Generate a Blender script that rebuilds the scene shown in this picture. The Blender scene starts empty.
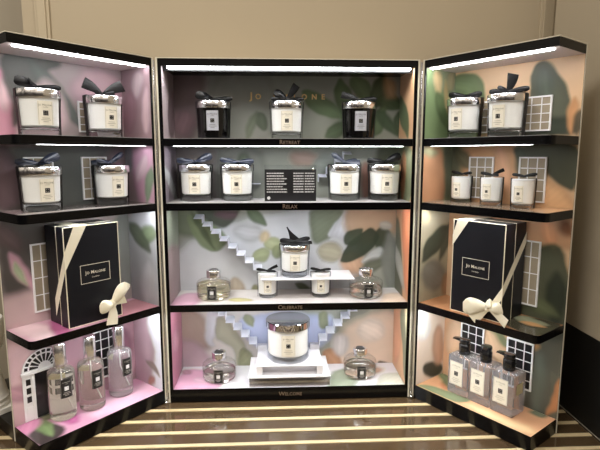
import bpy, bmesh, math, random
import numpy as np
from mathutils import Vector, Matrix
PI = math.pi
C = bpy.context.scene.collection
sc = bpy.context.scene

# ---------------------------------------------------------------- camera
cam_d = bpy.data.cameras.new('camera'); cam = bpy.data.objects.new('camera', cam_d); C.objects.link(cam)
cam_d.sensor_width = 36.0; cam_d.lens = 36.0*492.77/600.0; cam_d.shift_y = 0.0022
cam_d.clip_start = 0.01
cam.location = (-0.03141, -1.1241, 0.58767)
fw = Vector((math.sin(0.0486)*math.cos(0.14347), math.cos(0.0486)*math.cos(0.14347), -math.sin(0.14347)))
q = fw.to_track_quat('-Z', 'Y')
cam.rotation_mode = 'QUATERNION'; cam.rotation_quaternion = q
sc.camera = cam
sc.cycles.transparent_max_bounces = 40

# ---------------------------------------------------------------- world, lamps, exposure
EXPOSURE = 0.06
LED = (30.0, 11.0, 54.0, 62.0, 52.0, 22.0)   # strips top to bottom, then the two upper strips of the middle leaf
AMB = 0.66
CEIL = 21.0
w = bpy.data.worlds.new('shop'); sc.world = w; w.use_nodes = True
nt = w.node_tree; nt.nodes.clear()
wo = nt.nodes.new('ShaderNodeOutputWorld'); bg = nt.nodes.new('ShaderNodeBackground')
tc = nt.nodes.new('ShaderNodeTexCoord'); sep = nt.nodes.new('ShaderNodeSeparateXYZ'); mr = nt.nodes.new('ShaderNodeMapRange')
cr = nt.nodes.new('ShaderNodeValToRGB')
nt.links.new(tc.outputs['Generated'], sep.inputs[0]); nt.links.new(sep.outputs['Z'], mr.inputs['Value'])
mr.inputs['From Min'].default_value = -1; mr.inputs['From Max'].default_value = 1
nt.links.new(mr.outputs[0], cr.inputs[0])
el = cr.color_ramp.elements
el[0].position = 0.0; el[0].color = (.10, .075, .05, 1)
el[1].position = 1.0; el[1].color = (1.0, .93, .82, 1)
for p, c in ((.42, (.07, .058, .05, 1)), (.5, (.16, .14, .12, 1)), (.62, (.75, .66, .54, 1))):
    e = el.new(p); e.color = c
# shop fittings seen in the shiny lids: soft dark and bright upright bands round the horizon
mp_ = nt.nodes.new('ShaderNodeMapping'); mp_.inputs['Scale'].default_value = (7, 7, 1.2)
nz = nt.nodes.new('ShaderNodeTexNoise'); nz.inputs['Scale'].default_value = 1.0; nz.inputs['Detail'].default_value = 2
rp = nt.nodes.new('ShaderNodeValToRGB'); rp.color_ramp.elements[0].position = .42; rp.color_ramp.elements[0].color = (.10, .09, .09, 1)
rp.color_ramp.elements[1].position = .60; rp.color_ramp.elements[1].color = (2.0, 1.95, 1.9, 1)
mu = nt.nodes.new('ShaderNodeMix'); mu.data_type = 'RGBA'; mu.blend_type = 'MULTIPLY'; mu.inputs['Factor'].default_value = 1
nt.links.new(tc.outputs['Generated'], mp_.inputs[0]); nt.links.new(mp_.outputs[0], nz.inputs['Vector']); nt.links.new(nz.outputs['Fac'], rp.inputs[0])
nt.links.new(cr.outputs[0], mu.inputs['A']); nt.links.new(rp.outputs[0], mu.inputs['B'])
nt.links.new(mu.outputs['Result'], bg.inputs[0]); bg.inputs[1].default_value = AMB
nt.links.new(bg.outputs[0], wo.inputs[0])
def area(name, loc, target, sx, sy, power, col):
    d = bpy.data.lights.new(name, 'AREA'); d.shape = 'RECTANGLE'; d.size = sx; d.size_y = sy; d.energy = power; d.color = col
    o = bpy.data.objects.new(name, d); C.objects.link(o); o.location = loc
    o.rotation_euler = (Vector(target)-Vector(loc)).to_track_quat('-Z', 'Y').to_euler()
    return o
area('ceiling_light_panel', (-.95, -1.3, 1.9), (-.3, -.1, .3), .9, .5, CEIL, (1, .94, .85))
area('ceiling_light_panel', (.85, -1.35, 1.9), (.35, -.1, .3), .9, .5, CEIL, (1, .94, .85))
sc.view_settings.view_transform = 'Standard'; sc.view_settings.look = 'None'
sc.view_settings.exposure = EXPOSURE; sc.view_settings.gamma = 1.0; sc.view_settings.use_curve_mapping = False

# ---------------------------------------------------------------- materials
def s2l(c): return tuple(((x/12.92) if x <= .04045 else ((x+.055)/1.055)**2.4) for x in c)
def hx(h): return s2l(tuple(int(h[i:i+2], 16)/255 for i in (0, 2, 4)))
MATS = {}
def mat(name, col, rough=.5, metal=0.0, noise=0.0, nscale=40, coat=0.0, spec=.5, emit=0.0, bump=0.0):
    if name in MATS: return MATS[name]
    m = bpy.data.materials.new(name); m.use_nodes = True; n = m.node_tree; b = n.nodes['Principled BSDF']
    col = hx(col) if isinstance(col, str) else col
    b.inputs['Base Color'].default_value = (*col, 1)
    b.inputs['Roughness'].default_value = rough; b.inputs['Metallic'].default_value = metal
    b.inputs['Coat Weight'].default_value = coat; b.inputs['Coat Roughness'].default_value = .05
    b.inputs['Specular IOR Level'].default_value = spec
    if emit:
        b.inputs['Emission Color'].default_value = (.97, .985, 1, 1); b.inputs['Emission Strength'].default_value = emit
    if noise or bump:
        t = n.nodes.new('ShaderNodeTexCoord'); z = n.nodes.new('ShaderNodeTexNoise'); z.inputs['Scale'].default_value = nscale
        z.inputs['Detail'].default_value = 4
        n.links.new(t.outputs['Object'], z.inputs['Vector'])
        if noise:
            mx = n.nodes.new('ShaderNodeMix'); mx.data_type = 'RGBA'
            mx.inputs['A'].default_value = (*[c*(1-noise) for c in col], 1); mx.inputs['B'].default_value = (*[min(1, c*(1+noise)) for c in col], 1)
            n.links.new(z.outputs['Fac'], mx.inputs['Factor']); n.links.new(mx.outputs['Result'], b.inputs['Base Color'])
        if bump:
            bp = n.nodes.new('ShaderNodeBump'); bp.inputs['Strength'].default_value = bump; bp.inputs['Distance'].default_value = .001
            n.links.new(z.outputs['Fac'], bp.inputs['Height']); n.links.new(bp.outputs[0], b.inputs['Normal'])
    MATS[name] = m; return m
def clear(name, tint, gloss=.05, ior=1.45, rough=.0):
    """thin clear glass or tinted liquid wall: see-through with a fresnel sheen"""
    if name in MATS: return MATS[name]
    m = bpy.data.materials.new(name); m.use_nodes = True; n = m.node_tree; n.nodes.clear()
    out = n.nodes.new('ShaderNodeOutputMaterial'); tr = n.nodes.new('ShaderNodeBsdfTransparent'); gl = n.nodes.new('ShaderNodeBsdfGlossy')
    mx = n.nodes.new('ShaderNodeMixShader'); lw = n.nodes.new('ShaderNodeLayerWeight'); lw.inputs['Blend'].default_value = .5
    fr = n.nodes.new('ShaderNodeMath'); fr.operation = 'POWER'; fr.inputs[1].default_value = 3.6; n.links.new(lw.outputs['Facing'], fr.inputs[0])
    ad = n.nodes.new('ShaderNodeMath'); ad.operation = 'MULTIPLY_ADD'; ad.inputs[1].default_value = ior-.95; ad.inputs[2].default_value = gloss; ad.use_clamp = True
    tr.inputs[0].default_value = (*tint, 1); gl.inputs['Roughness'].default_value = rough
    n.links.new(fr.outputs[0], ad.inputs[0]); n.links.new(ad.outputs[0], mx.inputs[0])
    n.links.new(tr.outputs[0], mx.inputs[1]); n.links.new(gl.outputs[0], mx.inputs[2]); n.links.new(mx.outputs[0], out.inputs[0])
    MATS[name] = m; return m
def solid_glass(name, col, rough=0.02, ior=1.45, trans=1.0):
    if name in MATS: return MATS[name]
    m = bpy.data.materials.new(name); m.use_nodes = True; b = m.node_tree.nodes['Principled BSDF']
    b.inputs['Base Color'].default_value = (*col, 1); b.inputs['Transmission Weight'].default_value = trans
    b.inputs['Roughness'].default_value = rough; b.inputs['IOR'].default_value = ior
    MATS[name] = m; return m
def print_mat(name, rough=.38, coat=.0):
    """floral print: reads the printed colour stored on the panel, with faint paper grain"""
    if name in MATS: return MATS[name]
    m = bpy.data.materials.new(name); m.use_nodes = True; n = m.node_tree; b = n.nodes['Principled BSDF']
    a = n.nodes.new('ShaderNodeAttribute'); a.attribute_name = 'print'
    t = n.nodes.new('ShaderNodeTexCoord'); z = n.nodes.new('ShaderNodeTexNoise'); z.inputs['Scale'].default_value = 9; z.inputs['Detail'].default_value = 2.5
    mp = n.nodes.new('ShaderNodeMapRange'); mp.inputs['From Min'].default_value = .3; mp.inputs['From Max'].default_value = .7; mp.inputs['To Min'].default_value = .86; mp.inputs['To Max'].default_value = 1.10
    n.links.new(t.outputs['Object'], z.inputs['Vector']); n.links.new(z.outputs['Fac'], mp.inputs['Value'])
    v = n.nodes.new('ShaderNodeVectorMath'); v.operation = 'SCALE'
    n.links.new(a.outputs['Color'], v.inputs[0]); n.links.new(mp.outputs[0], v.inputs['Scale']); n.links.new(v.outputs[0], b.inputs['Base Color'])
    b.inputs['Roughness'].default_value = rough; b.inputs['Coat Weight'].default_value = coat; b.inputs['Specular IOR Level'].default_value = .3
    MATS[name] = m; return m
M_BLACK = mat('black_gloss_lacquer', '050507', .2, spec=.25)
M_BLACK2 = mat('black_satin_panel', '0c0c0d', .35)
M_CREAM = mat('cream_casing', 'd9d2c0', .4, noise=.04, nscale=60)
M_WALL = mat('beige_wall_paint', 'afa189', .8, noise=.03, nscale=3)
M_WALL2 = mat('grey_beige_wall_paint', '9b917f', .8, noise=.03, nscale=3)
M_MOULD = mat('pale_beige_moulding', 'b3a58c', .7, noise=.03, nscale=5)
M_CHROME = mat('polished_silver', (.88, .88, .90), .2, 1.0)
M_STEEL = mat('satin_hinge_steel', (.62, .62, .64), .25, 1.0)
M_WAX = mat('ivory_wax', 'f7f6f2', .5, noise=.02, nscale=30)
M_LABEL = mat('cream_paper_label', 'f0ebdc', .6)
M_SILV = mat('silver_paper_label', 'c3c6d0', .35, .25)
M_INK = mat('black_ink', '0d0d10', .5)
M_GREYINK = mat('grey_small_print', '8a8672', .6)
M_WHITE = mat('white_paint', 'f0f0f2', .4)
M_WHITEP = mat('white_acrylic', 'eeeef4', .15, coat=.3)
M_RIB = mat('black_satin_ribbon', '040406', .42, spec=.3)
M_RIB_SHEEN = mat('black_satin_ribbon_sheen', '1d2333', .35, spec=.6)  # black ribbon again, its blue-grey LED highlights put into the base colour
M_CRIB = mat('cream_grosgrain_ribbon', 'efe8d2', .5, noise=.03, nscale=90)
M_DGLASS = mat('black_glass', '050506', .08)
M_GOLD = mat('gold_foil', (.72, .50, .24), .28, .9)
M_COPPER = mat('copper_foil', (.26, .19, .14), .4, .5)
M_BOX = mat('midnight_box_paper', '0a0c15', .42, spec=.35)
M_EDGE = mat('cream_box_edge', 'ece3c8', .5)
M_PANE = mat('beige_window_pane', '9c907c', .6, noise=.08, nscale=80)
M_DPANE = mat('black_window_pane', '121216', .3)
M_LEDS = [mat('led_strip_diffuser_%s' % n_, 'ffffff', .5, emit=e_) for n_, e_ in zip(('top', 'second', 'third', 'floor', 'middle_top', 'middle_second'), LED)]
M_PUMP = mat('black_pump_plastic', '0c0c0e', .14, coat=.5)
M_GLASS = clear('clear_glass_wall', (.95, .96, .97), .02, 1.25)
M_BASEG = solid_glass('thick_clear_glass', (.97, .975, .98), 0.0, 1.45)
M_ACRYL = clear('clear_acrylic', (.94, .95, .96), .05)
PR = print_mat('floral_print'); PRF = print_mat('glossy_floral_print', .2, .25)

# ---------------------------------------------------------------- mesh helpers
def link(name, me, mats, parent=None, smooth=False, loc=None, rot=None):
    o = bpy.data.objects.new(name, me); C.objects.link(o)
    if parent: o.parent = parent
    if loc: o.location = loc
    if rot: o.rotation_euler = rot
    return o
class MB:
    def __init__(s): s.v = []; s.f = []; s.mi = []; s.cur = 0
    def add(s, vs, fs):
        n = len(s.v); s.v += [tuple(a) for a in vs]; s.f += [tuple(i+n for i in f) for f in fs]; s.mi += [s.cur]*len(fs); return s
    def box(s, x0, x1, y0, y1, z0, z1):
        return s.add([(x, y, z) for x in (x0, x1) for y in (y0, y1) for z in (z0, z1)],
            [(0, 1, 3, 2), (4, 6, 7, 5), (0, 4, 5, 1), (2, 3, 7, 6), (0, 2, 6, 4), (1, 5, 7, 3)])
    def prism(s, pts, z0, z1):
        n = len(pts)
        return s.add([(x, y, z0) for x, y in pts]+[(x, y, z1) for x, y in pts],
            [tuple(range(n))[::-1], tuple(range(n, 2*n))]+[(i, (i+1) % n, n+(i+1) % n, n+i) for i in range(n)])
    def prism_y(s, pts, y0, y1):      # outline in x,z extruded along y
        n = len(pts)
        return s.add([(x, y0, z) for x, z in pts]+[(x, y1, z) for x, z in pts],
            [tuple(range(n)), tuple(range(n, 2*n))[::-1]]+[(i, n+i, n+(i+1) % n, (i+1) % n) for i in range(n)])
    def lathe(s, prof, n=40, cx=0, cy=0, closed=False, sx=1, sy=1):
        vs = []; fs = []; k = len(prof)
        for r, z in prof:
            for i in range(n):
                a = 2*PI*i/n; vs.append((cx+r*math.cos(a)*sx, cy+r*math.sin(a)*sy, z))
        for j in range(k-1 if not closed else k):
            j2 = (j+1) % k
            for i in range(n): fs.append((j*n+i, j*n+(i+1) % n, j2*n+(i+1) % n, j2*n+i))
        if not closed:
            if prof[0][0] > 1e-6: fs.append(tuple(range(n))[::-1])
            if prof[-1][0] > 1e-6: fs.append(tuple(range((k-1)*n, k*n)))
        return s.add(vs, fs)
    def tube(s, pts, r, n=8):
        vs = []; fs = []; P = [Vector(p) for p in pts]
        for i, p in enumerate(P):
            d = (P[min(i+1, len(P)-1)]-P[max(i-1, 0)]).normalized()
            a = d.orthogonal().normalized(); b = d.cross(a)
            for k in range(n):
                t = 2*PI*k/n; vs.append(p+(a*math.cos(t)+b*math.sin(t))*r)
        for i in range(len(P)-1):
            for k in range(n): fs.append((i*n+k, i*n+(k+1) % n, (i+1)*n+(k+1) % n, (i+1)*n+k))
        fs += [tuple(range(n))[::-1], tuple(range((len(P)-1)*n, len(P)*n))]
        return s.add(vs, fs)
    def strip(s, pts, wids, half, th):
        """ribbon: centre points, width directions, half widths and thickness"""
        vs = []; fs = []; P = [Vector(p) for p in pts]
        for i, p in enumerate(P):
            d = (P[min(i+1, len(P)-1)]-P[max(i-1, 0)]).normalized(); wv = Vector(wids[i]).normalized(); nn = d.cross(wv).normalized()
            h = half[i] if hasattr(half, '__len__') else half
            vs += [p+wv*h+nn*th, p-wv*h+nn*th, p-wv*h-nn*th, p+wv*h-nn*th]
        for i in range(len(P)-1):
            for k in range(4): fs.append((i*4+k, i*4+(k+1) % 4, (i+1)*4+(k+1) % 4, (i+1)*4+k))
        fs += [(3, 2, 1, 0), tuple((len(P)-1)*4+k for k in range(4))]
        return s.add(vs, fs)
    def mesh(s, name, mats, smooth=False, bevel=0, clean=True):
        me = bpy.data.meshes.new(name); me.from_pydata(s.v, [], s.f)
        for m in (mats if isinstance(mats, (list, tuple)) else [mats]): me.materials.append(m)
        me.polygons.foreach_set('material_index', s.mi)
        b = bmesh.new(); b.from_mesh(me)
        if clean: bmesh.ops.remove_doubles(b, verts=b.verts, dist=1e-6)
        bmesh.ops.recalc_face_normals(b, faces=b.faces)
        if bevel:
            es = [e for e in b.edges if len(e.link_faces) == 2 and e.calc_face_angle(0) > .6]
            bmesh.ops.bevel(b, geom=es, offset=bevel, segments=2, affect='EDGES', profile=.6)
        for f in b.faces: f.smooth = smooth
        if smooth:
            for e in b.edges:
                if len(e.link_faces) == 2 and e.calc_face_angle(0) > .7: e.smooth = False
        b.to_mesh(me); b.free(); return me
    def obj(s, name, mats, parent=None, smooth=False, bevel=0, loc=None, rot=None):
        return link(name, s.mesh(name, mats, smooth, bevel), None, parent, loc=loc, rot=rot)
def thing(name, label, cat, loc=(0, 0, 0), rz=0, group=None):
    o = bpy.data.objects.new(name, None); C.objects.link(o); o.location = loc; o.rotation_euler = (0, 0, rz); o.empty_display_size = .02
    o['label'] = label; o['category'] = cat
    if group: o['group'] = group
    return o
def tag(o, label, cat, group=None):
    o['label'] = label; o['category'] = cat
    if group: o['group'] = group
    return o
def struct(o): o['kind'] = 'structure'; return o
_txt = {}
def text_geo(body, size, extrude=.0002, spacing=1.0, bold=0.0, smallcaps=True):
    """letters as geometry in the x,z plane facing -y, centred; small-capital style"""
    k = (body, size, extrude, spacing, bold)
    if k in _txt: return _txt[k]
    cu = bpy.data.curves.new('t', 'FONT'); cu.body = body; cu.size = size; cu.align_x = 'CENTER'; cu.align_y = 'CENTER'
    cu.extrude = extrude; cu.resolution_u = 2; cu.space_character = spacing; cu.offset = bold
    if smallcaps:
        cu.small_caps_scale = .78
        for i, ch in enumerate(body):
            if not (i == 0 or body[i-1] == ' '): cu.body_format[i].use_small_caps = True
    o = bpy.data.objects.new('t', cu); C.objects.link(o); dg = bpy.context.evaluated_depsgraph_get(); dg.update()
    me = bpy.data.meshes.new_from_object(o.evaluated_get(dg))
    vs = [(v.co.x, -v.co.z, v.co.y) for v in me.vertices]; fs = [tuple(p.vertices) for p in me.polygons]
    bpy.data.objects.remove(o); bpy.data.curves.remove(cu); bpy.data.meshes.remove(me)
    _txt[k] = (vs, fs); return _txt[k]
def add_text(mb, body, size, x, y, z, **kw):
    vs, fs = text_geo(body, size, **kw); mb.add([(a+x, b+y, c+z) for a, b, c in vs], fs)

# ---------------------------------------------------------------- printed panels
PRINTS={'LB':('a898a0',[('d9b3c6',0.0308,[(270,764),(177,778),(178,618),(283,606)]),
('ef9fc8',0.0066,[(273,737),(254,752),(244,716),(229,675),(245,655),(242,626),(282,615)]),
('f3c8dc',0.0132,[(247,702),(250,687),(255,675),(262,671),(268,674),(271,685),(272,700),(269,715),(264,726),(257,731),(251,728),(248,717)]),
('5f665f',0.011,[(255,781),(146,782),(190,737),(225,671),(246,645),(250,693),(257,733)]),
('6f7872',0.011,[(206,774),(201,744),(188,720),(171,698),(151,678),(128,659),(101,641),(112,672),(125,699),(141,723),(159,745),(179,763)]),
('d9bccb',0.0176,[(141,701),(137,675),(142,653),(154,640),(170,642),(186,655),(196,678),(200,703),(195,724),(184,737),(168,737),(152,724)]),
('c9a3b6',0.022,[(5,741),(15,717),(40,699),(72,690),(102,694),(122,708),(129,728),(120,749),(97,767),(67,777),(36,775),(13,762)]),
('b98aa0',0.0176,[(-6,678),(10,649),(32,631),(54,627),(69,639),(76,662),(71,691),(56,718),(35,737),(13,742),(-4,732),(-11,708)]),
('d8a8c0',0.011,[(74,711),(84,695),(94,684),(104,682),(109,688),(109,702),(104,719),(95,735),(84,746),(74,748),(69,742),(69,728)]),
('5c625f',0.0198,[(275,600),(-9,604),(30,471),(292,486)]),
('50555a',0.0132,[(266,597),(271,574),(269,554),(262,536),(254,519),(242,502),(228,486),(226,509),(228,530),(232,550),(238,568),(248,584)]),
('6f5664',0.0176,[(284,596),(254,593),(243,488),(292,490)]),
('8b7786',0.0198,[(-12,564),(-6,542),(9,527),(28,522),(45,529),(57,544),(60,565),(55,585),(41,600),(23,606),(5,600),(-8,585)]),
('70776c',0.0176,[(33,518),(39,502),(55,491),(75,488),(94,494),(107,506),(111,522),(105,537),(90,548),(71,551),(52,547),(38,534)]),
('c789b4',0.011,[(6,533),(9,515),(17,501),(26,497),(35,502),(41,516),(42,535),(39,553),(32,566),(22,571),(13,566),(7,552)]),
('4f4a4a',0.0198,[(285,469),(168,458),(166,295),(283,300)]),
('e0a2c4',0.0088,[(276,397),(277,378),(273,363),(266,348),(257,335),(246,322),(233,310),(234,328),(238,344),(243,360),(251,375),(261,387)]),
('b9d09a',0.0088,[(266,375),(268,365),(267,356),(264,348),(259,340),(254,333),(247,325),(247,335),(248,344),(250,353),(253,361),(258,369)]),
('6a5358',0.0176,[(286,452),(291,436),(289,424),(284,414),(276,406),(266,399),(254,393),(252,408),(253,420),(256,432),(262,442),(271,449)]),
('8a8f8c',0.0176,[(-20,356),(-12,307),(4,273),(23,264),(41,281),(52,319),(54,367),(47,414),(32,447),(13,458),(-5,443),(-18,406)]),
('d9b7c4',0.0198,[(294,303),(179,307),(163,203),(289,229)]),
('e3b6c9',0.0198,[(294,230),(247,217),(258,20),(301,25)]),
('c88fa8',0.0132,[(303,121),(259,113),(262,78),(300,90)]),
('bf8da8',0.0176,[(195,224),(-14,184),(11,34),(174,42)]),
('d2a6bd',0.0176,[(69,114),(76,98),(91,91),(111,93),(130,105),(143,122),(147,140),(141,154),(126,162),(107,160),(88,150),(74,133)]),
('a76f90',0.0154,[(13,103),(17,73),(27,54),(38,49),(48,61),(55,86),(56,117),(51,146),(42,165),(31,170),(21,159),(14,135)])]),
'LS':('b49aa8',[('9a7a8a',0.0198,[(112,790),(-2,786),(2,620),(118,627)]),
('c9b2c2',0.011,[(31,741),(39,727),(50,718),(61,715),(68,721),(71,733),(68,748),(59,762),(48,771),(38,773),(30,767),(27,756)]),
('d8b4c8',0.011,[(5,685),(8,662),(15,645),(23,638),(30,645),(34,663),(34,687),(31,711),(24,727),(16,733),(9,726),(5,709)]),
('a87d92',0.0132,[(54,684),(59,659),(71,642),(85,635),(99,642),(107,661),(109,686),(103,711),(91,728),(77,734),(64,726),(55,708)]),
('8f8fa0',0.0132,[(74,576),(78,560),(88,548),(101,543),(113,547),(121,559),(123,576),(118,592),(108,604),(95,608),(84,604),(76,592)]),
('d49bc4',0.0132,[(80,599),(0,603),(1,476),(58,472)]),
('e8c4de',0.0088,[(26,555),(36,540),(49,530),(60,527),(68,532),(68,545),(63,561),(52,576),(39,586),(28,589),(21,583),(20,571)]),
('82a07c',0.0088,[(6,565),(21,551),(30,536),(35,521),(37,505),(37,490),(35,474),(22,489),(13,504),(6,519),(1,535),(0,550)]),
('aaadb2',0.0176,[(109,445),(-17,459),(-3,241),(118,238)]),
('7d9468',0.0088,[(15,429),(42,424),(56,417),(63,408),(66,398),(64,387),(58,375),(37,382),(21,390),(9,398),(3,406),(2,416)]),
('5e6b52',0.011,[(102,429),(105,410),(97,397),(84,386),(68,377),(49,370),(27,365),(29,380),(35,394),(44,406),(56,417),(74,425)]),
('c4c6cc',0.0154,[(8,301),(14,274),(27,252),(44,242),(59,246),(70,264),(72,291),(66,319),(52,340),(36,350),(21,345),(11,327)]),
('c7a2bb',0.0176,[(113,188),(38,211),(58,31),(122,34)]),
('e4e6f0',0.011,[(54,205),(-13,224),(-9,31),(42,36),(28,126)]),
('8a7b70',0.0066,[(66,91),(59,84),(48,80),(38,76),(28,71),(18,66),(9,61),(11,71),(16,80),(24,86),(34,91),(48,93)]),
('a5705f',0.0088,[(27,51),(29,44),(35,38),(42,34),(49,33),(54,36),(56,42),(53,50),(48,56),(40,60),(33,60),(28,57)])]),
'RB':('d9b48c',[('e3bd94',0.0176,[(-40,797),(299,777),(303,618),(-3,636)]),
('6f8a55',0.0066,[(-33,721),(-21,762),(11,777),(48,773),(80,747),(90,702),(92,636),(-15,639)]),
('87a06a',0.0132,[(58,740),(54,731),(43,724),(28,723),(11,727),(-1,736),(-6,747),(-2,757),(9,763),(25,764),(41,760),(53,751)]),
('55604e',0.0066,[(191,707),(186,748),(196,772),(217,775),(238,757),(260,720),(270,688),(269,654),(259,630),(189,633)]),
('667060',0.0132,[(235,733),(237,717),(234,705),(226,700),(216,704),(206,715),(200,731),(198,747),(202,759),(210,764),(220,760),(229,749)]),
('3d473a',0.011,[(124,669),(276,661),(275,626),(121,630)]),
('d49a66',0.0088,[(277,699),(270,689),(268,677),(268,666),(270,654),(273,642),(278,630),(283,641),(285,652),(287,664),(286,675),(284,687)]),
('5a5240',0.0088,[(289,675),(283,668),(280,660),(280,652),(282,643),(285,635),(290,626),(294,633),(297,641),(299,649),(298,658),(296,666)]),
('6e7458',0.0198,[(-16,606),(32,605),(60,484),(-6,474)]),
('d8a678',0.0198,[(40,600),(174,599),(187,475),(61,472)]),
('e8b48c',0.0132,[(123,604),(116,579),(120,557),(128,536),(139,516),(153,498),(171,481),(172,504),(171,527),(166,548),(158,568),(146,587)]),
('6b6a52',0.0132,[(13,601),(11,583),(17,572),(27,564),(39,558),(53,555),(69,554),(67,568),(62,580),(55,590),(46,598),(33,602)]),
('4a5542',0.0088,[(165,608),(291,606),(294,524),(275,519),(246,542),(211,562),(176,578)]),
('55604c',0.0132,[(165,608),(197,583),(223,516),(179,525)]),
('dfb182',0.011,[(205,532),(242,538),(284,508),(290,476),(205,464)]),
('c99970',0.0198,[(-7,442),(296,471),(292,399),(-4,367)]),
('e3a273',0.011,[(237,463),(231,444),(232,429),(236,414),(244,401),(254,389),(266,378),(269,396),(269,412),(267,427),(262,440),(253,453)]),
('7a4a2a',0.0154,[(268,454),(267,443),(269,436),(273,432),(279,429),(286,428),(294,428),(293,437),(292,444),(289,449),(285,454),(279,456)]),
('48523c',0.011,[(202,359),(242,400),(285,386),(302,223),(201,205)]),
('333b2e',0.0132,[(292,295),(292,265),(286,242),(277,231),(266,236),(257,256),(252,286),(253,316),(259,339),(268,349),(279,343),(287,323)]),
('68704a',0.0132,[(214,277),(221,261),(232,254),(243,250),(256,249),(269,251),(283,254),(275,265),(266,273),(255,280),(244,283),(231,284)]),
('d9a982',0.0198,[(-4,193),(201,205),(210,67),(5,19)]),
('ca8a5e',0.0088,[(76,204),(74,182),(80,168),(89,158),(102,152),(118,149),(137,150),(130,162),(121,172),(113,182),(103,192),(92,201)]),
('7d8a5a',0.0088,[(103,206),(108,185),(120,173),(134,164),(150,158),(167,154),(186,153),(178,169),(168,182),(156,194),(142,203),(126,208)]),
('e6c29c',0.0132,[(120,181),(115,157),(120,139),(129,125),(141,113),(156,103),(173,96),(172,117),(169,135),(163,151),(154,165),(142,177)]),
('e9c7a4',0.0154,[(63,139),(61,111),(53,87),(41,75),(28,78),(17,96),(12,124),(14,153),(22,177),(35,188),(48,184),(58,166)]),
('54594e',0.0176,[(202,182),(297,232),(301,24),(219,4)]),
('6d7568',0.0176,[(232,145),(260,155),(262,37),(236,26)]),
('c98a5a',0.0066,[(293,126),(285,110),(281,94),(278,77),(276,61),(273,44),(271,27),(285,44),(295,61),(301,78),(304,94),(302,110)]),
('b88a55',0.0088,[(249,178),(248,175),(244,171),(239,168),(234,167),(230,169),(228,172),(229,175),(233,179),(238,182),(244,182),(248,181)])]),
'RS':('9fae84',[('86a468',0.011,[(-10,775),(25,778),(36,735),(97,736),(121,636),(-1,627)]),
('d9c08f',0.0088,[(26,774),(52,772),(58,733),(36,731)]),
('b5a983',0.011,[(107,759),(106,749),(100,741),(93,738),(85,740),(79,747),(76,757),(77,767),(82,775),(90,778),(98,776),(104,769)]),
('6f8a52',0.0088,[(43,731),(35,711),(39,694),(49,678),(63,662),(81,648),(105,634),(107,654),(105,672),(99,690),(88,706),(72,721)]),
('cdb27e',0.0088,[(68,760),(67,741),(70,722),(76,704),(84,685),(93,666),(104,648),(102,668),(99,687),(95,706),(89,725),(81,743)]),
('dba077',0.0154,[(-10,600),(75,600),(84,481),(-3,479)]),
('7d8468',0.0154,[(119,552),(119,516),(114,489),(104,480),(93,490),(84,517),(79,553),(79,589),(84,614),(93,624),(104,615),(114,589)]),
('b5b48c',0.0132,[(56,596),(52,590),(40,585),(23,584),(7,585),(-5,590),(-10,595),(-6,601),(5,605),(22,607),(39,605),(51,601)]),
('b8ae94',0.0176,[(-6,458),(127,449),(118,236),(-1,240)]),
('e0cfa6',0.011,[(36,446),(34,436),(27,430),(18,428),(9,432),(1,439),(-2,449),(0,458),(7,464),(16,466),(25,463),(33,456)]),
('47523f',0.0088,[(97,417),(62,413),(41,403),(26,390),(16,375),(10,358),(8,338),(36,344),(59,352),(78,363),(93,376),(102,393)]),
('5e6350',0.011,[(120,429),(99,416),(87,401),(80,384),(77,367),(76,348),(79,329),(96,343),(109,358),(119,373),(126,390),(128,409)]),
('8f8c82',0.0176,[(102,293),(96,274),(79,263),(55,262),(31,271),(14,288),(7,307),(12,325),(27,336),(50,338),(75,329),(94,313)]),
('b98f6a',0.0132,[(129,263),(127,247),(120,237),(110,235),(99,241),(91,254),(87,270),(89,285),(95,295),(105,297),(116,292),(125,279)]),
('e6d3c2',0.0176,[(-15,221),(123,172),(116,34),(-4,32)]),
('efeef2',0.0132,[(49,177),(46,157),(35,145),(20,143),(4,152),(-8,170),(-13,191),(-10,210),(0,222),(15,225),(31,216),(43,199)]),
('2f3626',0.0077,[(105,52),(105,41),(93,34),(75,33),(54,38),(36,48),(26,60),(26,71),(37,78),(55,79),(76,74),(94,64)]),
('cfa284',0.0132,[(111,108),(109,82),(101,64),(89,60),(76,71),(66,93),(61,120),(62,146),(70,163),(82,168),(95,158),(105,136)])]),
'CB':('a3a79a',[('7d6670',0.0264,[(-283,787),(-203,788),(-232,625),(-289,624)]),
('93707f',0.0176,[(-233,668),(-237,654),(-246,643),(-259,639),(-271,643),(-279,654),(-282,668),(-278,683),(-269,693),(-257,697),(-245,693),(-236,683)]),
('9a9c92',0.022,[(-179,774),(-45,775),(-46,630),(-183,630)]),
('66735c',0.0066,[(-83,684),(-73,696),(-58,691),(-51,669),(-56,650),(-68,647),(-81,662)]),
('7f8a72',0.0088,[(-106,630),(-94,638),(-87,649),(-82,660),(-78,673),(-76,685),(-75,698),(-85,689),(-93,679),(-99,668),(-104,656),(-107,644)]),
('6f8a5a',0.0066,[(36,743),(45,718),(59,702),(77,691),(97,683),(118,677),(142,675),(130,696),(117,713),(101,727),(83,738),(63,745)]),
('5f7a4c',0.0066,[(131,777),(118,757),(116,738),(118,719),(124,701),(133,683),(145,665),(152,685),(156,705),(157,724),(155,742),(148,760)]),
('6c8658',0.0066,[(158,782),(153,762),(157,747),(166,736),(178,727),(192,720),(209,715),(210,732),(207,748),(201,761),(193,772),(180,780)]),
('4d6640',0.0066,[(238,783),(218,773),(209,761),(205,747),(205,733),(208,717),(215,700),(230,711),(240,723),(248,736),(252,750),(250,765)]),
('537046',0.0066,[(222,729),(228,710),(237,701),(249,697),(262,697),(276,699),(291,705),(283,720),(274,730),(263,738),(252,741),(239,741)]),
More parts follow.
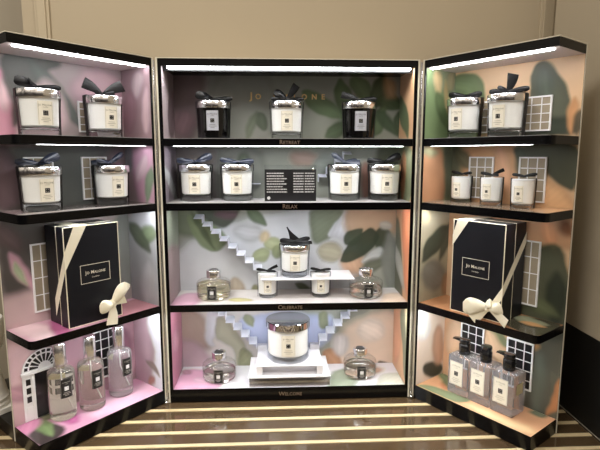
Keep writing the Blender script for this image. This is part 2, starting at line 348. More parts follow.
('5f7a4e',0.0066,[(211,631),(229,640),(239,653),(244,667),(247,682),(247,698),(245,715),(231,704),(220,692),(212,679),(206,665),(205,650)]),
('486040',0.0066,[(276,695),(268,682),(267,669),(270,658),(275,647),(283,636),(293,626),(298,639),(299,652),(299,664),(296,676),(290,686)]),
('5e7450',0.0088,[(92,630),(111,625),(124,628),(134,634),(143,644),(150,655),(155,670),(139,672),(125,670),(113,667),(102,660),(95,649)]),
('466040',0.0088,[(220,700),(222,682),(230,669),(240,658),(253,649),(267,642),(283,636),(278,652),(270,666),(262,678),(251,689),(238,697)]),
('c7a680',0.0176,[(238,773),(268,773),(270,730),(244,730)]),
('7a6f74',0.0198,[(-289,600),(-171,600),(-184,462),(-294,462)]),
('8d9188',0.0198,[(-171,600),(-66,600),(-67,475),(-174,475)]),
('6f7a64',0.011,[(-94,575),(-96,565),(-103,558),(-112,555),(-121,558),(-127,565),(-129,575),(-127,585),(-120,593),(-111,595),(-103,593),(-96,585)]),
('a88f84',0.0176,[(80,581),(75,571),(60,563),(39,561),(19,563),(4,571),(-1,581),(4,591),(19,598),(39,601),(60,598),(74,591)]),
('a87a6a',0.0154,[(214,525),(212,502),(207,485),(199,479),(191,485),(185,502),(183,525),(184,548),(190,565),(197,571),(205,565),(211,548)]),
('9aa39a',0.0176,[(146,563),(141,548),(126,537),(106,533),(85,537),(70,548),(65,563),(70,578),(85,589),(105,593),(126,589),(141,578)]),
('646a50',0.0154,[(227,601),(279,601),(278,468),(236,469)]),
('c3c6cc',0.0264,[(-288,347),(-86,436),(159,435),(136,209),(-293,215)]),
('7a866c',0.0176,[(-295,455),(-169,454),(-226,385),(-297,393)]),
('8ba070',0.0066,[(-258,437),(-213,419),(-175,398),(-155,372),(-171,346),(-192,341),(-222,359),(-246,393)]),
('6a7a58',0.0088,[(-250,445),(-244,425),(-235,408),(-225,391),(-213,376),(-200,360),(-187,346),(-194,365),(-203,383),(-212,400),(-223,416),(-235,431)]),
('4e5647',0.0088,[(-234,455),(-134,454),(-129,439),(-160,403),(-200,414)]),
('6e5060',0.0132,[(-129,439),(-133,433),(-144,428),(-159,426),(-175,428),(-186,433),(-189,439),(-185,446),(-174,450),(-159,452),(-144,450),(-133,445)]),
('5f7450',0.0066,[(-103,454),(-104,439),(-99,428),(-91,420),(-82,414),(-71,410),(-58,408),(-60,421),(-64,432),(-70,442),(-77,449),(-88,454)]),
('b7b9be',0.0132,[(-68,392),(-73,379),(-86,370),(-104,366),(-122,370),(-135,380),(-140,393),(-135,405),(-121,415),(-104,418),(-86,415),(-73,405)]),
('a9b37e',0.0066,[(-47,340),(-47,330),(-53,321),(-63,314),(-74,313),(-85,316),(-91,324),(-91,334),(-85,343),(-75,349),(-63,351),(-53,347)]),
('b3bb86',0.0066,[(-23,353),(-29,346),(-38,342),(-49,343),(-58,349),(-63,358),(-62,368),(-56,376),(-47,379),(-36,378),(-28,372),(-23,363)]),
('9aa672',0.0066,[(-17,339),(-19,332),(-23,326),(-30,324),(-36,326),(-41,332),(-43,340),(-41,347),(-36,353),(-30,355),(-23,353),(-19,347)]),
('c2b08c',0.011,[(-50,382),(-52,374),(-57,368),(-63,366),(-70,368),(-74,374),(-76,382),(-74,390),(-69,395),(-63,397),(-57,395),(-52,389)]),
('b5a896',0.0088,[(-116,239),(-119,223),(-127,211),(-138,207),(-148,212),(-155,224),(-158,240),(-155,256),(-147,267),(-137,272),(-126,267),(-119,255)]),
('a8a878',0.0066,[(-77,236),(-79,227),(-83,220),(-88,217),(-93,220),(-97,227),(-98,236),(-97,246),(-93,253),(-88,255),(-82,252),(-79,246)]),
('788468',0.011,[(60,448),(138,448),(128,391),(76,360),(55,391)]),
('c9cdd6',0.0066,[(102,383),(143,443),(164,417),(159,386),(144,365),(128,375)]),
('b89a7e',0.0198,[(153,453),(278,453),(270,369),(165,370)]),
('a9a48c',0.0132,[(139,338),(135,325),(124,315),(108,312),(92,316),(81,325),(77,339),(81,352),(92,361),(108,365),(123,361),(135,351)]),
('cfa888',0.0176,[(198,311),(194,295),(182,283),(166,279),(151,284),(139,296),(134,312),(138,328),(150,339),(165,343),(181,339),(193,327)]),
('3c4a35',0.0055,[(134,314),(149,354),(180,385),(211,401),(233,380),(223,348),(192,322),(161,309)]),
('47563f',0.0055,[(144,359),(161,356),(172,360),(179,367),(185,376),(189,387),(190,401),(177,401),(165,398),(155,394),(148,387),(143,376)]),
('3f4d38',0.0066,[(248,406),(229,396),(222,385),(221,373),(223,360),(229,346),(239,332),(252,343),(261,354),(267,366),(268,378),(264,391)]),
('c2c8ca',0.0066,[(192,311),(234,348),(250,337),(224,311)]),
('6e7360',0.011,[(187,290),(206,284),(221,285),(235,291),(248,298),(260,308),(271,321),(254,323),(239,323),(224,320),(210,315),(197,306)]),
('8a8f88',0.0132,[(288,310),(286,270),(279,240),(269,229),(258,240),(249,270),(245,311),(247,351),(254,380),(264,390),(275,380),(283,350)]),
('b9b5ae',0.0088,[(272,406),(269,399),(263,395),(253,393),(244,395),(237,400),(235,406),(237,413),(244,417),(253,419),(262,417),(269,412)]),
('6f7a5c',0.0066,[(19,254),(24,243),(31,237),(39,233),(47,231),(57,231),(67,232),(61,240),(54,247),(47,252),(39,256),(30,257)]),
('c9c4cc',0.0264,[(-304,182),(30,178),(30,10),(-310,17)]),
('a08d80',0.0176,[(-294,182),(-232,181),(-202,104),(-219,77),(-292,92)]),
('b99bb0',0.0198,[(-302,106),(-234,91),(-197,15),(-305,12)]),
('cdd0da',0.0088,[(-216,181),(-175,181),(-186,126),(-197,104),(-192,88),(-218,99)]),
('a9a892',0.0088,[(-191,165),(-159,159),(-129,114),(-113,75),(-135,25),(-150,76),(-171,98),(-192,110)]),
('969a70',0.0088,[(-129,75),(-98,69),(-93,30),(-130,25)]),
('b4bee0',0.0132,[(-115,169),(110,166),(89,83),(-90,86)]),
('9aa078',0.0066,[(-112,174),(-118,164),(-118,158),(-116,152),(-111,147),(-105,144),(-97,141),(-94,150),(-92,157),(-93,164),(-96,169),(-101,173)]),
('8f9870',0.0066,[(78,172),(96,177),(105,138),(89,127),(78,144)]),
('e0c8b4',0.022,[(150,140),(292,174),(291,17),(138,20)]),
('e8d8cc',0.0154,[(255,125),(251,108),(237,96),(218,92),(199,96),(185,109),(180,126),(185,142),(198,154),(217,159),(236,154),(250,141)]),
('b98866',0.0088,[(89,66),(127,71),(149,8),(100,9)]),
('d6cfcf',0.0132,[(162,84),(159,67),(150,55),(138,51),(126,56),(117,68),(113,85),(116,102),(125,114),(137,118),(149,113),(158,101)]),
('3b2f22',0.0055,[(236,29),(247,37),(277,23),(242,18)])]),
'CL':('8f7a86',[('c9b6c4',0.0088,[(-10,777),(49,779),(81,716),(136,625),(-17,624)]),
('77606c',0.0132,[(147,686),(135,656),(113,634),(88,625),(67,632),(54,652),(53,679),(64,707),(83,729),(108,740),(131,735),(145,715)]),
('74687a',0.0154,[(-2,599),(184,600),(161,467),(-1,482)]),
('b8bcc0',0.0088,[(-7,565),(-7,550),(7,535),(29,520),(57,504),(92,487),(135,470),(126,487),(111,505),(91,521),(66,537),(36,552)]),
('8f9a86',0.0154,[(5,459),(131,445),(114,350),(1,372)]),
('9a8088',0.0154,[(1,372),(127,347),(94,230),(1,246)]),
('b8688c',0.0176,[(-2,225),(126,184),(100,36),(-11,42)]),
('cd8aac',0.0088,[(88,122),(81,109),(66,103),(48,107),(31,118),(21,133),(19,149),(26,161),(40,167),(57,165),(74,154),(86,139)])]),
'CR':('d9a77e',[('dcae84',0.0176,[(181,801),(-14,778),(-9,626),(150,632)]),
('5e7a4c',0.0077,[(131,735),(153,718),(149,700),(133,681),(109,663),(79,645),(42,628),(35,645),(35,662),(42,679),(56,696),(81,714)]),
('7a8460',0.0132,[(157,601),(4,600),(6,480),(130,468)]),
('c8875c',0.0132,[(76,601),(98,580),(105,558),(106,537),(102,515),(93,494),(79,473),(64,496),(55,517),(50,538),(50,559),(56,580)]),
('5c6350',0.0132,[(154,405),(92,414),(49,231),(133,228)]),
('b9b7b0',0.0088,[(137,354),(142,332),(131,314),(113,298),(90,284),(64,272),(34,261),(36,280),(44,298),(56,314),(73,329),(97,343)]),
('e08a60',0.011,[(76,449),(-5,458),(-11,274),(24,264)]),
('d89a78',0.0176,[(126,175),(46,202),(53,100),(109,37)]),
('7a8468',0.0088,[(65,195),(18,211),(-26,82),(6,41),(35,120)]),
('efe4b8',0.0088,[(18,211),(-17,222),(-14,102)])]),
'LF2':('6e6468',[('a88fa0',0.0132,[(264,161),(215,163),(297,-11)]),
('d0c6cc',0.011,[(271,30),(102,24),(2,5),(29,-33),(293,-40)])]),
'LF3':('e6a6cc',[('f6cfe6',0.0176,[(283,113),(241,119),(226,23),(280,-12)]),
('d05aa8',0.0132,[(218,90),(182,85),(217,-7),(244,-7)]),
('c77c90',0.0132,[(93,62),(-5,91),(7,2),(97,-22)])]),
'LF4':('dd96c6',[('2e2f2a',0.011,[(290,52),(246,69),(228,21),(289,-15)]),
('7d9a5a',0.0088,[(270,62),(243,103),(239,59),(260,14)]),
('6a6f4e',0.011,[(241,126),(211,116),(218,84),(244,91)]),
('f08cd0',0.0132,[(294,105),(247,121),(254,79),(289,62)]),
('c04fa0',0.0154,[(191,36),(197,28),(206,28),(214,33),(219,44),(220,57),(217,69),(210,77),(201,79),(193,73),(188,62),(187,48)]),
('f2b8e2',0.0176,[(148,71),(-32,61),(11,-4),(164,2)])]),
'CF3':('e9e4ee',[('e8a8d4',0.0176,[(-283,-5),(-270,94),(-224,92),(-221,-8)]),
('f0d9c2',0.0176,[(242,72),(305,70),(287,-14),(212,-11)]),
('c9c27e',0.011,[(-91,34),(-94,26),(-105,21),(-119,19),(-133,22),(-144,28),(-149,37),(-146,45),(-136,51),(-121,53),(-106,50),(-95,43)])]),
'CF4':('e6e6ee',[('e6a4d6',0.011,[(-282,-2),(-269,109),(-205,94),(-166,19),(-204,-5)]),
('f2c2ec',0.0088,[(-204,48),(-205,40),(-212,34),(-221,32),(-231,35),(-239,41),(-243,50),(-242,58),(-236,64),(-226,66),(-216,63),(-207,56)]),
('c98fb0',0.011,[(-251,96),(-252,87),(-256,81),(-263,79),(-272,81),(-278,88),(-282,97),(-282,106),(-277,113),(-270,115),(-262,112),(-255,105)]),
('9fae90',0.0154,[(111,80),(187,100),(149,-11),(96,-8)]),
('dfe6d4',0.0132,[(230,51),(284,60),(284,-17),(212,-14)]),
('cfae98',0.0132,[(245,86),(241,77),(232,71),(221,69),(211,72),(205,78),(204,87),(208,96),(217,103),(228,105),(238,102),(245,95)])]),
'RF2':('b09a84',[('8a7a68',0.011,[(206,65),(215,30),(212,-6),(198,-36),(176,-54),(151,-53),(130,-35),(117,-2),(118,38),(133,72),(158,90),(185,87)]),
('e9b98c',0.0132,[(218,81),(253,194),(305,74),(283,-8)])]),
'RF3':('c58a5c',[('3f4438',0.0154,[(199,25),(205,96),(288,109),(294,-3)]),
('a9b08a',0.0088,[(205,75),(226,57),(239,52),(251,53),(260,58),(267,67),(273,80),(257,92),(243,99),(229,103),(218,102),(208,95)]),
('e2a870',0.0088,[(225,58),(238,50),(247,48),(256,49),(263,52),(270,56),(275,63),(265,68),(255,72),(245,73),(237,72),(230,68)])]),
'RF4':('e9b083',[('7f9668',0.0088,[(12,3),(51,36),(130,41),(114,6)]),
('d98a60',0.0132,[(72,88),(77,74),(78,59),(72,47),(63,40),(52,41),(42,50),(35,64),(35,79),(40,92),(50,99),(62,97)]),
('6f8a5a',0.0132,[(-2,93),(27,111),(96,61),(81,42)]),
('f6cf9c',0.0154,[(143,21),(273,34),(288,6),(181,0)]),
('7a8a6a',0.011,[(241,97),(247,132),(275,127),(267,90)])])}

def cr_smooth(pts, m=4):
    P = np.array(pts, float)/1000; n = len(P); out = []
    for i in range(n):
        p0, p1, p2, p3 = P[i-1], P[i], P[(i+1) % n], P[(i+2) % n]
        for k in range(m):
            t = k/m; out.append(.5*((2*p1)+(-p0+p2)*t+(2*p0-5*p1+4*p2-p3)*t*t+(-p0+3*p1-3*p2+p3)*t**3))
    return np.array(out)
def paint(key, U, V):
    U, V = U+.0022*np.sin(51*V+3*np.sin(23*U))+.0006*np.sin(190*V+90*U), V+.0022*np.sin(47*U+2+3*np.sin(29*V))+.0006*np.sin(170*U-80*V)
    base, blobs = PRINTS[key]; col = np.tile(np.array(hx(base)), (len(U), 1)); Pt = np.stack([U, V], 1)
    for h, soft, pts in blobs:
        Q = cr_smooth(pts); c = np.array(hx(h))
        lo = Q.min(0)-2*soft; hi = Q.max(0)+2*soft
        idx = np.where((Pt[:, 0] > lo[0]) & (Pt[:, 0] < hi[0]) & (Pt[:, 1] > lo[1]) & (Pt[:, 1] < hi[1]))[0]
        if not len(idx): continue
        p = Pt[idx]; d2 = np.full(len(p), 1e9); ins = np.zeros(len(p), bool)
        for i in range(len(Q)):
            a, b = Q[i-1], Q[i]; ab = b-a; L = ab@ab+1e-12
            t = np.clip(((p-a)@ab)/L, 0, 1); dd = ((p-a-t[:, None]*ab)**2).sum(1); d2 = np.minimum(d2, dd)
            if a[1] != b[1]:
                cr_ = ((a[1] > p[:, 1]) != (b[1] > p[:, 1])) & (p[:, 0] < (b[0]-a[0])*(p[:, 1]-a[1])/(b[1]-a[1])+a[0]); ins ^= cr_
        sd = np.sqrt(d2)*np.where(ins, 1, -1)
        al = np.clip(.5+sd/(soft*1.2), 0, 1); al = al*al*(3-2*al)*.95
        # petals and leaves: paler heart, fine veins fanning along the longer side
        ax = Q[np.argmax(((Q-Q.mean(0))**2).sum(1))]-Q.mean(0); ax = ax/(np.linalg.norm(ax)+1e-9); rel = p-Q.mean(0)
        across = rel@np.array([-ax[1], ax[0]]); along = rel@ax
        vein = .05*np.sin(across*520+along*60)+.07*np.sin(across*170+1.3+along*25)
        ext = np.ptp(Q, 0).max(); fv = float(np.clip((.13-ext)/.06, 0, 1))*.8
        tone = (.88+.22*np.clip(sd/.018, 0, 1)+fv*vein*np.clip(sd/.006, 0, 1)+(1.1*along if ext < .13 else .45*along))[:, None]
        col[idx] = col[idx]*(1-al[:, None])+np.clip(c*tone, 0, 1)*al[:, None]
    gr = (col[:, 1] > col[:, 0]) & (col[:, 1] > col[:, 2]); mg = (col[:, 0] > col[:, 1]) & (col[:, 2] > col[:, 1])
    col = np.where(mg[:, None], col*np.array([1, .985, .88]), col)
    g = col@np.array([.2126, .7152, .0722]); col = g[:, None]+(col-g[:, None])*np.where(gr, .78, np.where(mg, .72, .92))[:, None]
    return np.clip(col*np.where(gr, .76, .88)[:, None], 0, 1)
def print_panel(name, key, u0, u1, v0, v1, mapf, m, parent, uvmap=None, step=.0025):
    """fine sheet over u,v carrying the print; mapf(u,v) gives local position; uvmap gives print coordinates"""
    nu = max(2, int(abs(u1-u0)/step)+1); nv = max(2, int(abs(v1-v0)/step)+1)
    us = np.linspace(u0, u1, nu); vs = np.linspace(v0, v1, nv)
    U, V = np.meshgrid(us, vs); U = U.ravel(); V = V.ravel()
    verts = [mapf(a, b) for a, b in zip(U, V)]
    fs = [(j*nu+i, j*nu+i+1, (j+1)*nu+i+1, (j+1)*nu+i) for j in range(nv-1) for i in range(nu-1)]
    me = bpy.data.meshes.new(name); me.from_pydata(verts, [], fs); me.materials.append(m)
    c = paint(key, U, V) if key else None
    at = me.color_attributes.new('print', 'FLOAT_COLOR', 'POINT')
    at.data.foreach_set('color', np.concatenate([c, np.ones((len(c), 1))], 1).astype(np.float32).ravel())
    return link(name, me, None, parent)

# ---------------------------------------------------------------- room
Y_BACK = .15
def wall_plane(name, m, vs): return struct(MB().add(vs, [(0, 1, 2, 3)]).obj(name, m))
struct(MB().box(-.637, .76, Y_BACK, Y_BACK+.06, -.4, 1.75).obj('wall_back', M_WALL))
struct(MB().box(-1.5, -.637, .30, .36, -.4, 1.75).obj('wall_left', M_WALL2))
struct(MB().box(.6397, .76, -1.0, .084, -.4, 1.75).obj('wall_right', mat('warm_grey_wall_paint', 'b3a894', .8, noise=.03, nscale=3)))
for i, (a, b) in enumerate(((-.606, -.571), (.634, .6749))):
    m = MB(); m.box(a, b, Y_BACK-.006, Y_BACK-.0002, 0, 1.74); m.box(a+.007, b-.007, Y_BACK-.010, Y_BACK-.006, 0, 1.74)
    struct(m.obj('trim_%d' % (i+1), M_MOULD, bevel=.002))
struct(MB().box(.638, .6396, -1.0, .084, -.06, .204).obj('baseboard_right', mat('black_wall_base', '050505', .6)))
struct(MB().box(.6362, .6379, -1.0, .084, .0004, .0020).obj('trim_3', mat('grey_edge_strip', '8c8678', .4)))

# ---------------------------------------------------------------- counter
ct = thing('display_counter', 'glossy brown counter with gold stripes running under the display cabinet', 'counter', (0, -.4, -.06))
m = MB(); m.box(-1.0, .636, -.55, .549, 0, .0585)
M_CT = mat('bronze_brown_gloss', '4f3f2c', .12, noise=.22, nscale=5, coat=.5)
m.obj('counter_top', M_CT, ct, bevel=.001)
M_STR = mat('bright_gold_strip', 'd3c098', .45, .1)
ys = [-.0365+.0478*k for k in range(3, -18, -1)]
for k, y in enumerate(ys):
    if y > .13: continue
    MB().box(-.99, .634, y-.0054+.4, y+.0054+.4, .0575, .0600).obj('inlay_strip', M_STR, ct, bevel=.0004)

# ---------------------------------------------------------------- cabinet
H = .798; ZT = .780; ZF = .032; AR = .95082; AL = .85896
SH = ((.6077, .6246), (.4624, .4799), (.2237, .2407))
D = .13; DW = .109; LW = .292
cab = thing('display_cabinet', 'black three-panel display cabinet with hinged wings, floral prints and lit shelves on the counter', 'cabinet')
# centre
m = MB()
for s in (-1, 1): m.box(min(s*.2802, s*.2875), max(s*.2802, s*.2875), 0, D+.002, 0, H-.002)
m.box(-.2802, .2802, 0, D+.002, ZT, H-.002); m.box(-.2802, .2802, 0, D+.002, 0, ZF-.0008)
m.obj('case_frame', M_BLACK, cab, bevel=.0006)
m = MB()
for s in (-1, 1): m.box(min(s*.2876, s*.2912), max(s*.2876, s*.2912), -.001, D+.006, 0, H)
m.box(-.2875, .2875, -.001, D+.006, H-.0019, H); m.box(-.2875, .2875, D+.0021, D+.006, 0, H-.002)
m.obj('outer_casing', M_CREAM, cab, bevel=.0004)
print_panel('back_panel', 'CB', -.280, .280, ZF, ZT, lambda a, b: (a, D, b), PR, cab)
print_panel('side_panel', 'CL', .001, D, ZF, ZT, lambda a, b: (-.280, a, b), PR, cab, step=.004)
print_panel('side_panel', 'CR', .001, D, ZF, ZT, lambda a, b: (.280, a, b), PR, cab, step=.004)
print_panel('floor_liner', 'CF4', -.2797, .2797, .001, D-.0005, lambda a, b: (a, b, ZF), PRF, cab)
names = ('Retreat', 'Relax', 'Celebrate', 'Welcome')
tx = (-.003, -.003, -.003, -.003)
for i, (z0, z1) in enumerate(SH):
    sh = MB().box(-.2799, .2799, 0, D-.0005, z0, z1-.0004).obj('shelf', M_BLACK, cab, bevel=.0005)
    if i == 2: print_panel('shelf_liner', 'CF3', -.2795, .2795, .001, D-.001, lambda a, b: (a, b, z1+.0001), PRF, sh)
    else:
        MB().box(-.2795, .2795, .001, D-.001, z1-.0003, z1+.0002).obj('shelf_liner', mat('pale_grey_shelf_top', 'c3c1c2', .25), sh)
    t = MB(); add_text(t, names[i], .0140, tx[i]+.003, -.0006, (z0+z1)/2, bold=.0001); t.obj('lettering', M_COPPER, sh)
    l = MB().box(-.262, .262, .010, (.030 if i == 0 else .018), z0-(.0004 if i == 0 else .0008), z0-.0002).obj('light_strip', M_LEDS[5 if i == 0 else i+1], sh)
t = MB(); add_text(t, 'Welcome', .0140, .0, -.0006, .0155, bold=.0001); t.obj('lettering', M_COPPER, cab)
MB().box(-.268, .272, .006, .013, ZT-.0036, ZT-.0002).obj('light_strip', M_LEDS[4], cab)
MB().box(-.2795, .2795, .015, .024, ZT-.008, ZT-.0002).obj('light_shade_rail', M_BLACK2, cab)
# letters on the back of the top bay
t = MB(); add_text(t, 'Jo', .0235, -.0800, D-.0025, .7315, extrude=.0012, spacing=1.55, bold=.0004); t.obj('brand_lettering', M_GOLD, cab)
t = MB(); add_text(t, 'Malone', .0225, .0270, D-.0025, .7315, extrude=.0012, spacing=1.95, bold=.0004); t.obj('brand_lettering', M_GOLD, cab)
# folded stairs on the back panel
M_STAIR = mat('white_stair_card', 'd4d7e3', .45)
def stairs(x, z, n, dx, dz, dep, sgn):
    """zigzag of treads and risers standing out from the back; starts top, runs down towards sgn"""
    m = MB(); pts = []
    for i in range(n):
        xa = x+sgn*dx*i; xb = xa+sgn*dx; zz = z-dz*i
        a_, b_ = min(xa, xb), max(xa, xb); dr = .006
        m.add([(x_, y_, z_+k_) for x_ in (a_, b_) for y_, z_ in ((D-dep, zz-dr), (D-.0005, zz)) for k_ in (-.0008, .0008)], [(0, 1, 3, 2), (4, 6, 7, 5), (0, 4, 5, 1), (2, 3, 7, 6), (0, 2, 6, 4), (1, 5, 7, 3)])
        m.box(min(xb-.0008, xb+.0008), max(xb-.0008, xb+.0008), D-dep, D-.0005, zz-dz+.0008, zz-.0008)
    return m.obj('stair_ornament', M_STAIR, cab)
stairs(-.235, .4385, 8, .0207, .0188, .038, 1)
stairs(-.182, .190, 5, .0195, .0195, .038, 1)
stairs(.176, .196, 5, .0195, .0195, .038, -1)
stairs(.157, .596, 4, .0205, .0188, .026, -1)
MB().box(-.125, -.070, D-.022, D-.0005, .516, .5175).obj('ledge', M_STAIR, cab)
MB().box(-.069, .158, .037, D-.0005, .2875, .2900).obj('ledge', M_WHITEP, cab, bevel=.0003)
# hinges between the leaves
for s in (-1, 1):
    m = MB()
    for k in range(14): m.lathe([(.0026, .006+k*.0563), (.0026, .006+k*.0563+.0548)], 12, s*.2960, .0035)
    m.obj('piano_hinge', M_STEEL, cab, smooth=True)
    m = MB(); m.lathe([(0, -.0), (.0042, .001), (.0042, .004), (.0028, .0055), (.0028, .011), (0, .012)], 16, s*.2955, -.0030); m.obj('hinge_pin', M_CHROME, cab, smooth=True)

def window(parent, sd, s0, s1, z0, z1, rows, pane, cols=3, t=DW):
    """white sash with bars around the panes, standing a little off the print"""
    m = MB(); X = lambda v: sd*v
    def b(a0, a1, c0, c1, y0, y1): m.box(min(X(a0), X(a1)), max(X(a0), X(a1)), y0, y1, c0, c1)
    m.cur = 1; b(s0+.001, s1-.001, z0+.001, z1-.001, t-.0022, t-.0005); m.cur = 0
    f = .0032; y0 = t-.0045; y1 = t-.0006
    b(s0, s0+f, z0, z1, y0, y1); b(s1-f, s1, z0, z1, y0, y1); b(s0+f, s1-f, z0, z0+f, y0, y1); b(s0+f, s1-f, z1-f, z1, y0, y1)
    for k in range(1, cols):
        c = s0+(s1-s0)*k/cols; b(c-.0009, c+.0009, z0+f, z1-f, y0+.0008, y1)
    for k in range(1, rows):
        c = z0+(z1-z0)*k/rows; b(s0+f, s1-f, c-.0009, c+.0009, y0+.0012, y1)
    return m.obj('window_ornament', [M_WHITE, pane], parent)
def fan_door(parent, sd, sc_, hw, z0, zs, t=DW):
    """white doorcase: black door, glazed sidelights and a fanlight with spokes"""
    m = MB(); X = lambda v: sd*v
    def b(a0, a1, c0, c1, y0, y1): m.box(min(X(a0), X(a1)), max(X(a0), X(a1)), y0, y1, c0, c1)
    arc = [(X(sc_+hw*math.cos(a)), zs+hw*.92*math.sin(a)) for a in [PI*i/24 for i in range(25)]]
    m.prism_y([(X(sc_-hw), z0)][:0]+arc, t-.003, t-.0006)
    b(sc_-hw, sc_+hw, z0, zs, t-.003, t-.0006)
    m.cur = 1
    dw = hw*.47; b(sc_-dw, sc_+dw, z0+.001, zs-.006, t-.0042, t-.003)
    for sg in (-1, 1):
        for k in range(3):
            c = sc_+sg*hw*.76; zz = zs-.014-k*.019
            b(c-.0045, c+.0045, zz-.013, zz, t-.0036, t-.003)
    n = 9
    for (r0, r1, nn) in ((.30, .68, 9), (.76, .90, 11)):
        for k in range(nn):
            a0 = PI*(k+.16)/nn; a1 = PI*(k+.84)/nn; am = (a0+a1)/2
            q = [(X(sc_+hw*r*math.cos(a)), zs+.003+hw*.92*r*math.sin(a)) for r, a in ((r0, a0), (r1, a0), (r1, am), (r1, a1), (r0, a1))]
            m.prism_y(q, t-.0036, t-.003)
    m.cur = 0
    b(sc_-hw-.002, sc_+hw+.002, zs-.005, zs+.001, t-.006, t-.0006)
    for sg in (-1, 1): b(sc_+sg*hw*.56-.003, sc_+sg*hw*.56+.003, z0, zs-.005, t-.005, t-.0006)
    for sg in (-1, 1): b(sc_+sg*hw*.76-.0065, sc_+sg*hw*.76+.0065, z0+.004, zs-.075, t-.0045, t-.0006)
    return m.obj('door_ornament', [M_WHITE, M_DPANE], parent)

def wing(sd):
    a = AR if sd > 0 else AL; hxx = .30189 if sd > 0 else -.30011
    X = lambda v: sd*v
    def bx(m, s0, s1, t0, t1, z0, z1): return m.box(min(X(s0), X(s1)), max(X(s0), X(s1)), t0, t1, z0, z1)
    m = MB(); bx(m, .0, .0052, 0, DW+.001, 0, H-.002); bx(m, .0052, LW, 0, DW+.001, ZT, H-.002); bx(m, .0052, LW, 0, DW+.001, 0, ZF-.0008)
    bx(m, .0052, LW, DW+.0002, DW+.001, ZF, ZT)
    wg = m.obj('wing', M_BLACK, cab, bevel=.0005, loc=(hxx, 0, 0), rot=(0, 0, -sd*a))
    m = MB(); bx(m, -.0036, -.0002, -.001, DW+.0045, 0, H); bx(m, -.0002, LW+.001, DW+.0012, DW+.0045, 0, H); bx(m, -.0002, LW+.001, -.001, DW+.0012, H-.0019, H)
    m.obj('outer_casing', M_CREAM, wg, bevel=.0004)
    P = 'R' if sd > 0 else 'L'
    print_panel('back_panel', P+'B', .0054, LW, ZF, ZT, lambda u, v: (X(u), DW, v), PR, wg)
    print_panel('side_panel', P+'S', .001, DW, ZF, ZT, lambda u, v: (X(.0054), u, v), PR, wg, step=.004)
    print_panel('floor_liner', P+'F4', .0056, LW-.001, .001, DW-.0005, lambda u, v: (X(u), v, ZF), PRF, wg)
    for i, (z0, z1) in enumerate(SH):
        r = .014; pts = [(.0056, 0)]+[(LW-r+r*math.sin(q), r-r*math.cos(q)) for q in [PI/2*k/6 for k in range(7)]]+[(LW, DW-.0005), (.0056, DW-.0005)]
        pts = [(X(p[0]), p[1]) for p in pts]
        sh = MB().prism(pts, z0, z1-.0004).obj('shelf', M_BLACK, wg, bevel=.0004)
        if i == 0: MB().prism([(p[0]*.998, p[1]*.98+.001) for p in pts], z1-.0003, z1+.0002).obj('shelf_liner', mat('pale_grey_shelf_top', 'c3c1c2', .25), sh) if False else bx(MB(), .006, LW-.012, .001, DW-.001, z1-.0003, z1+.0002).obj('shelf_liner', mat('pale_grey_shelf_top', 'c3c1c2', .25), wg)
        else: print_panel('shelf_liner', P+'F'+str(i+1), .0058, LW-.0006, .001, DW-.001, lambda u, v: (X(min(u, LW-r+math.sqrt(max(0, r*r-(r-v)**2)) if v < r else LW)), v, z1+.0002), PRF, wg)
        bx(MB(), .016, LW-.05, .010, (.030 if i == 0 else .018), z0-(.0004 if i == 0 else .0008), z0-.0002).obj('light_strip', M_LEDS[i+1], wg)
    bx(MB(), .0056, LW-.0008, .0008, DW-.001, ZT-.0008, ZT-.0001).obj('ceiling_liner', mat('pale_ceiling_liner', 'cfc4c6', .45), wg)
    bx(MB(), .012, LW-.014, .006, .014, ZT-.0036, ZT-.0009).obj('light_strip', M_LEDS[0], wg)
    return wg
WR = wing(1); WL = wing(-1)
window(WR, 1, .055, .117, .637, .707, 4, M_PANE); window(WR, 1, .174, .237, .637, .708, 4, M_PANE)
window(WR, 1, .055, .117, .489, .584, 4, M_PANE); window(WR, 1, .176, .235, .489, .584, 4, M_PANE)
window(WR, 1, .174, .235, .265, .407, 4, M_PANE)
window(WR, 1, .055, .117, .072, .184, 5, M_DPANE); window(WR, 1, .174, .235, .072, .181, 5, M_DPANE)
window(WL, -1, .055, .115, .637, .703, 4, M_PANE); window(WL, -1, .055, .115, .490, .584, 4, M_PANE)
window(WL, -1, .176, .235, .490, .584, 4, M_PANE); window(WL, -1, .174, .235, .262, .407, 4, M_PANE)
window(WL, -1, .055, .115, .067, .184, 5, M_DPANE)
fan_door(WL, -1, .225, .046, .0335, .139)

def at(sd, s, t, z):
    """position on a wing shelf: s along from the hinge, t in from the front"""
    a = AR if sd > 0 else AL; h0 = .30189 if sd > 0 else .30011
    return (sd*(h0+s*math.cos(a)+t*math.sin(a)), -s*math.sin(a)+t*math.cos(a), z)
ROT = {1: -AR, -1: AL}
Z1, Z2, Z3, Z4 = .6250, .4803, .2411, .0322

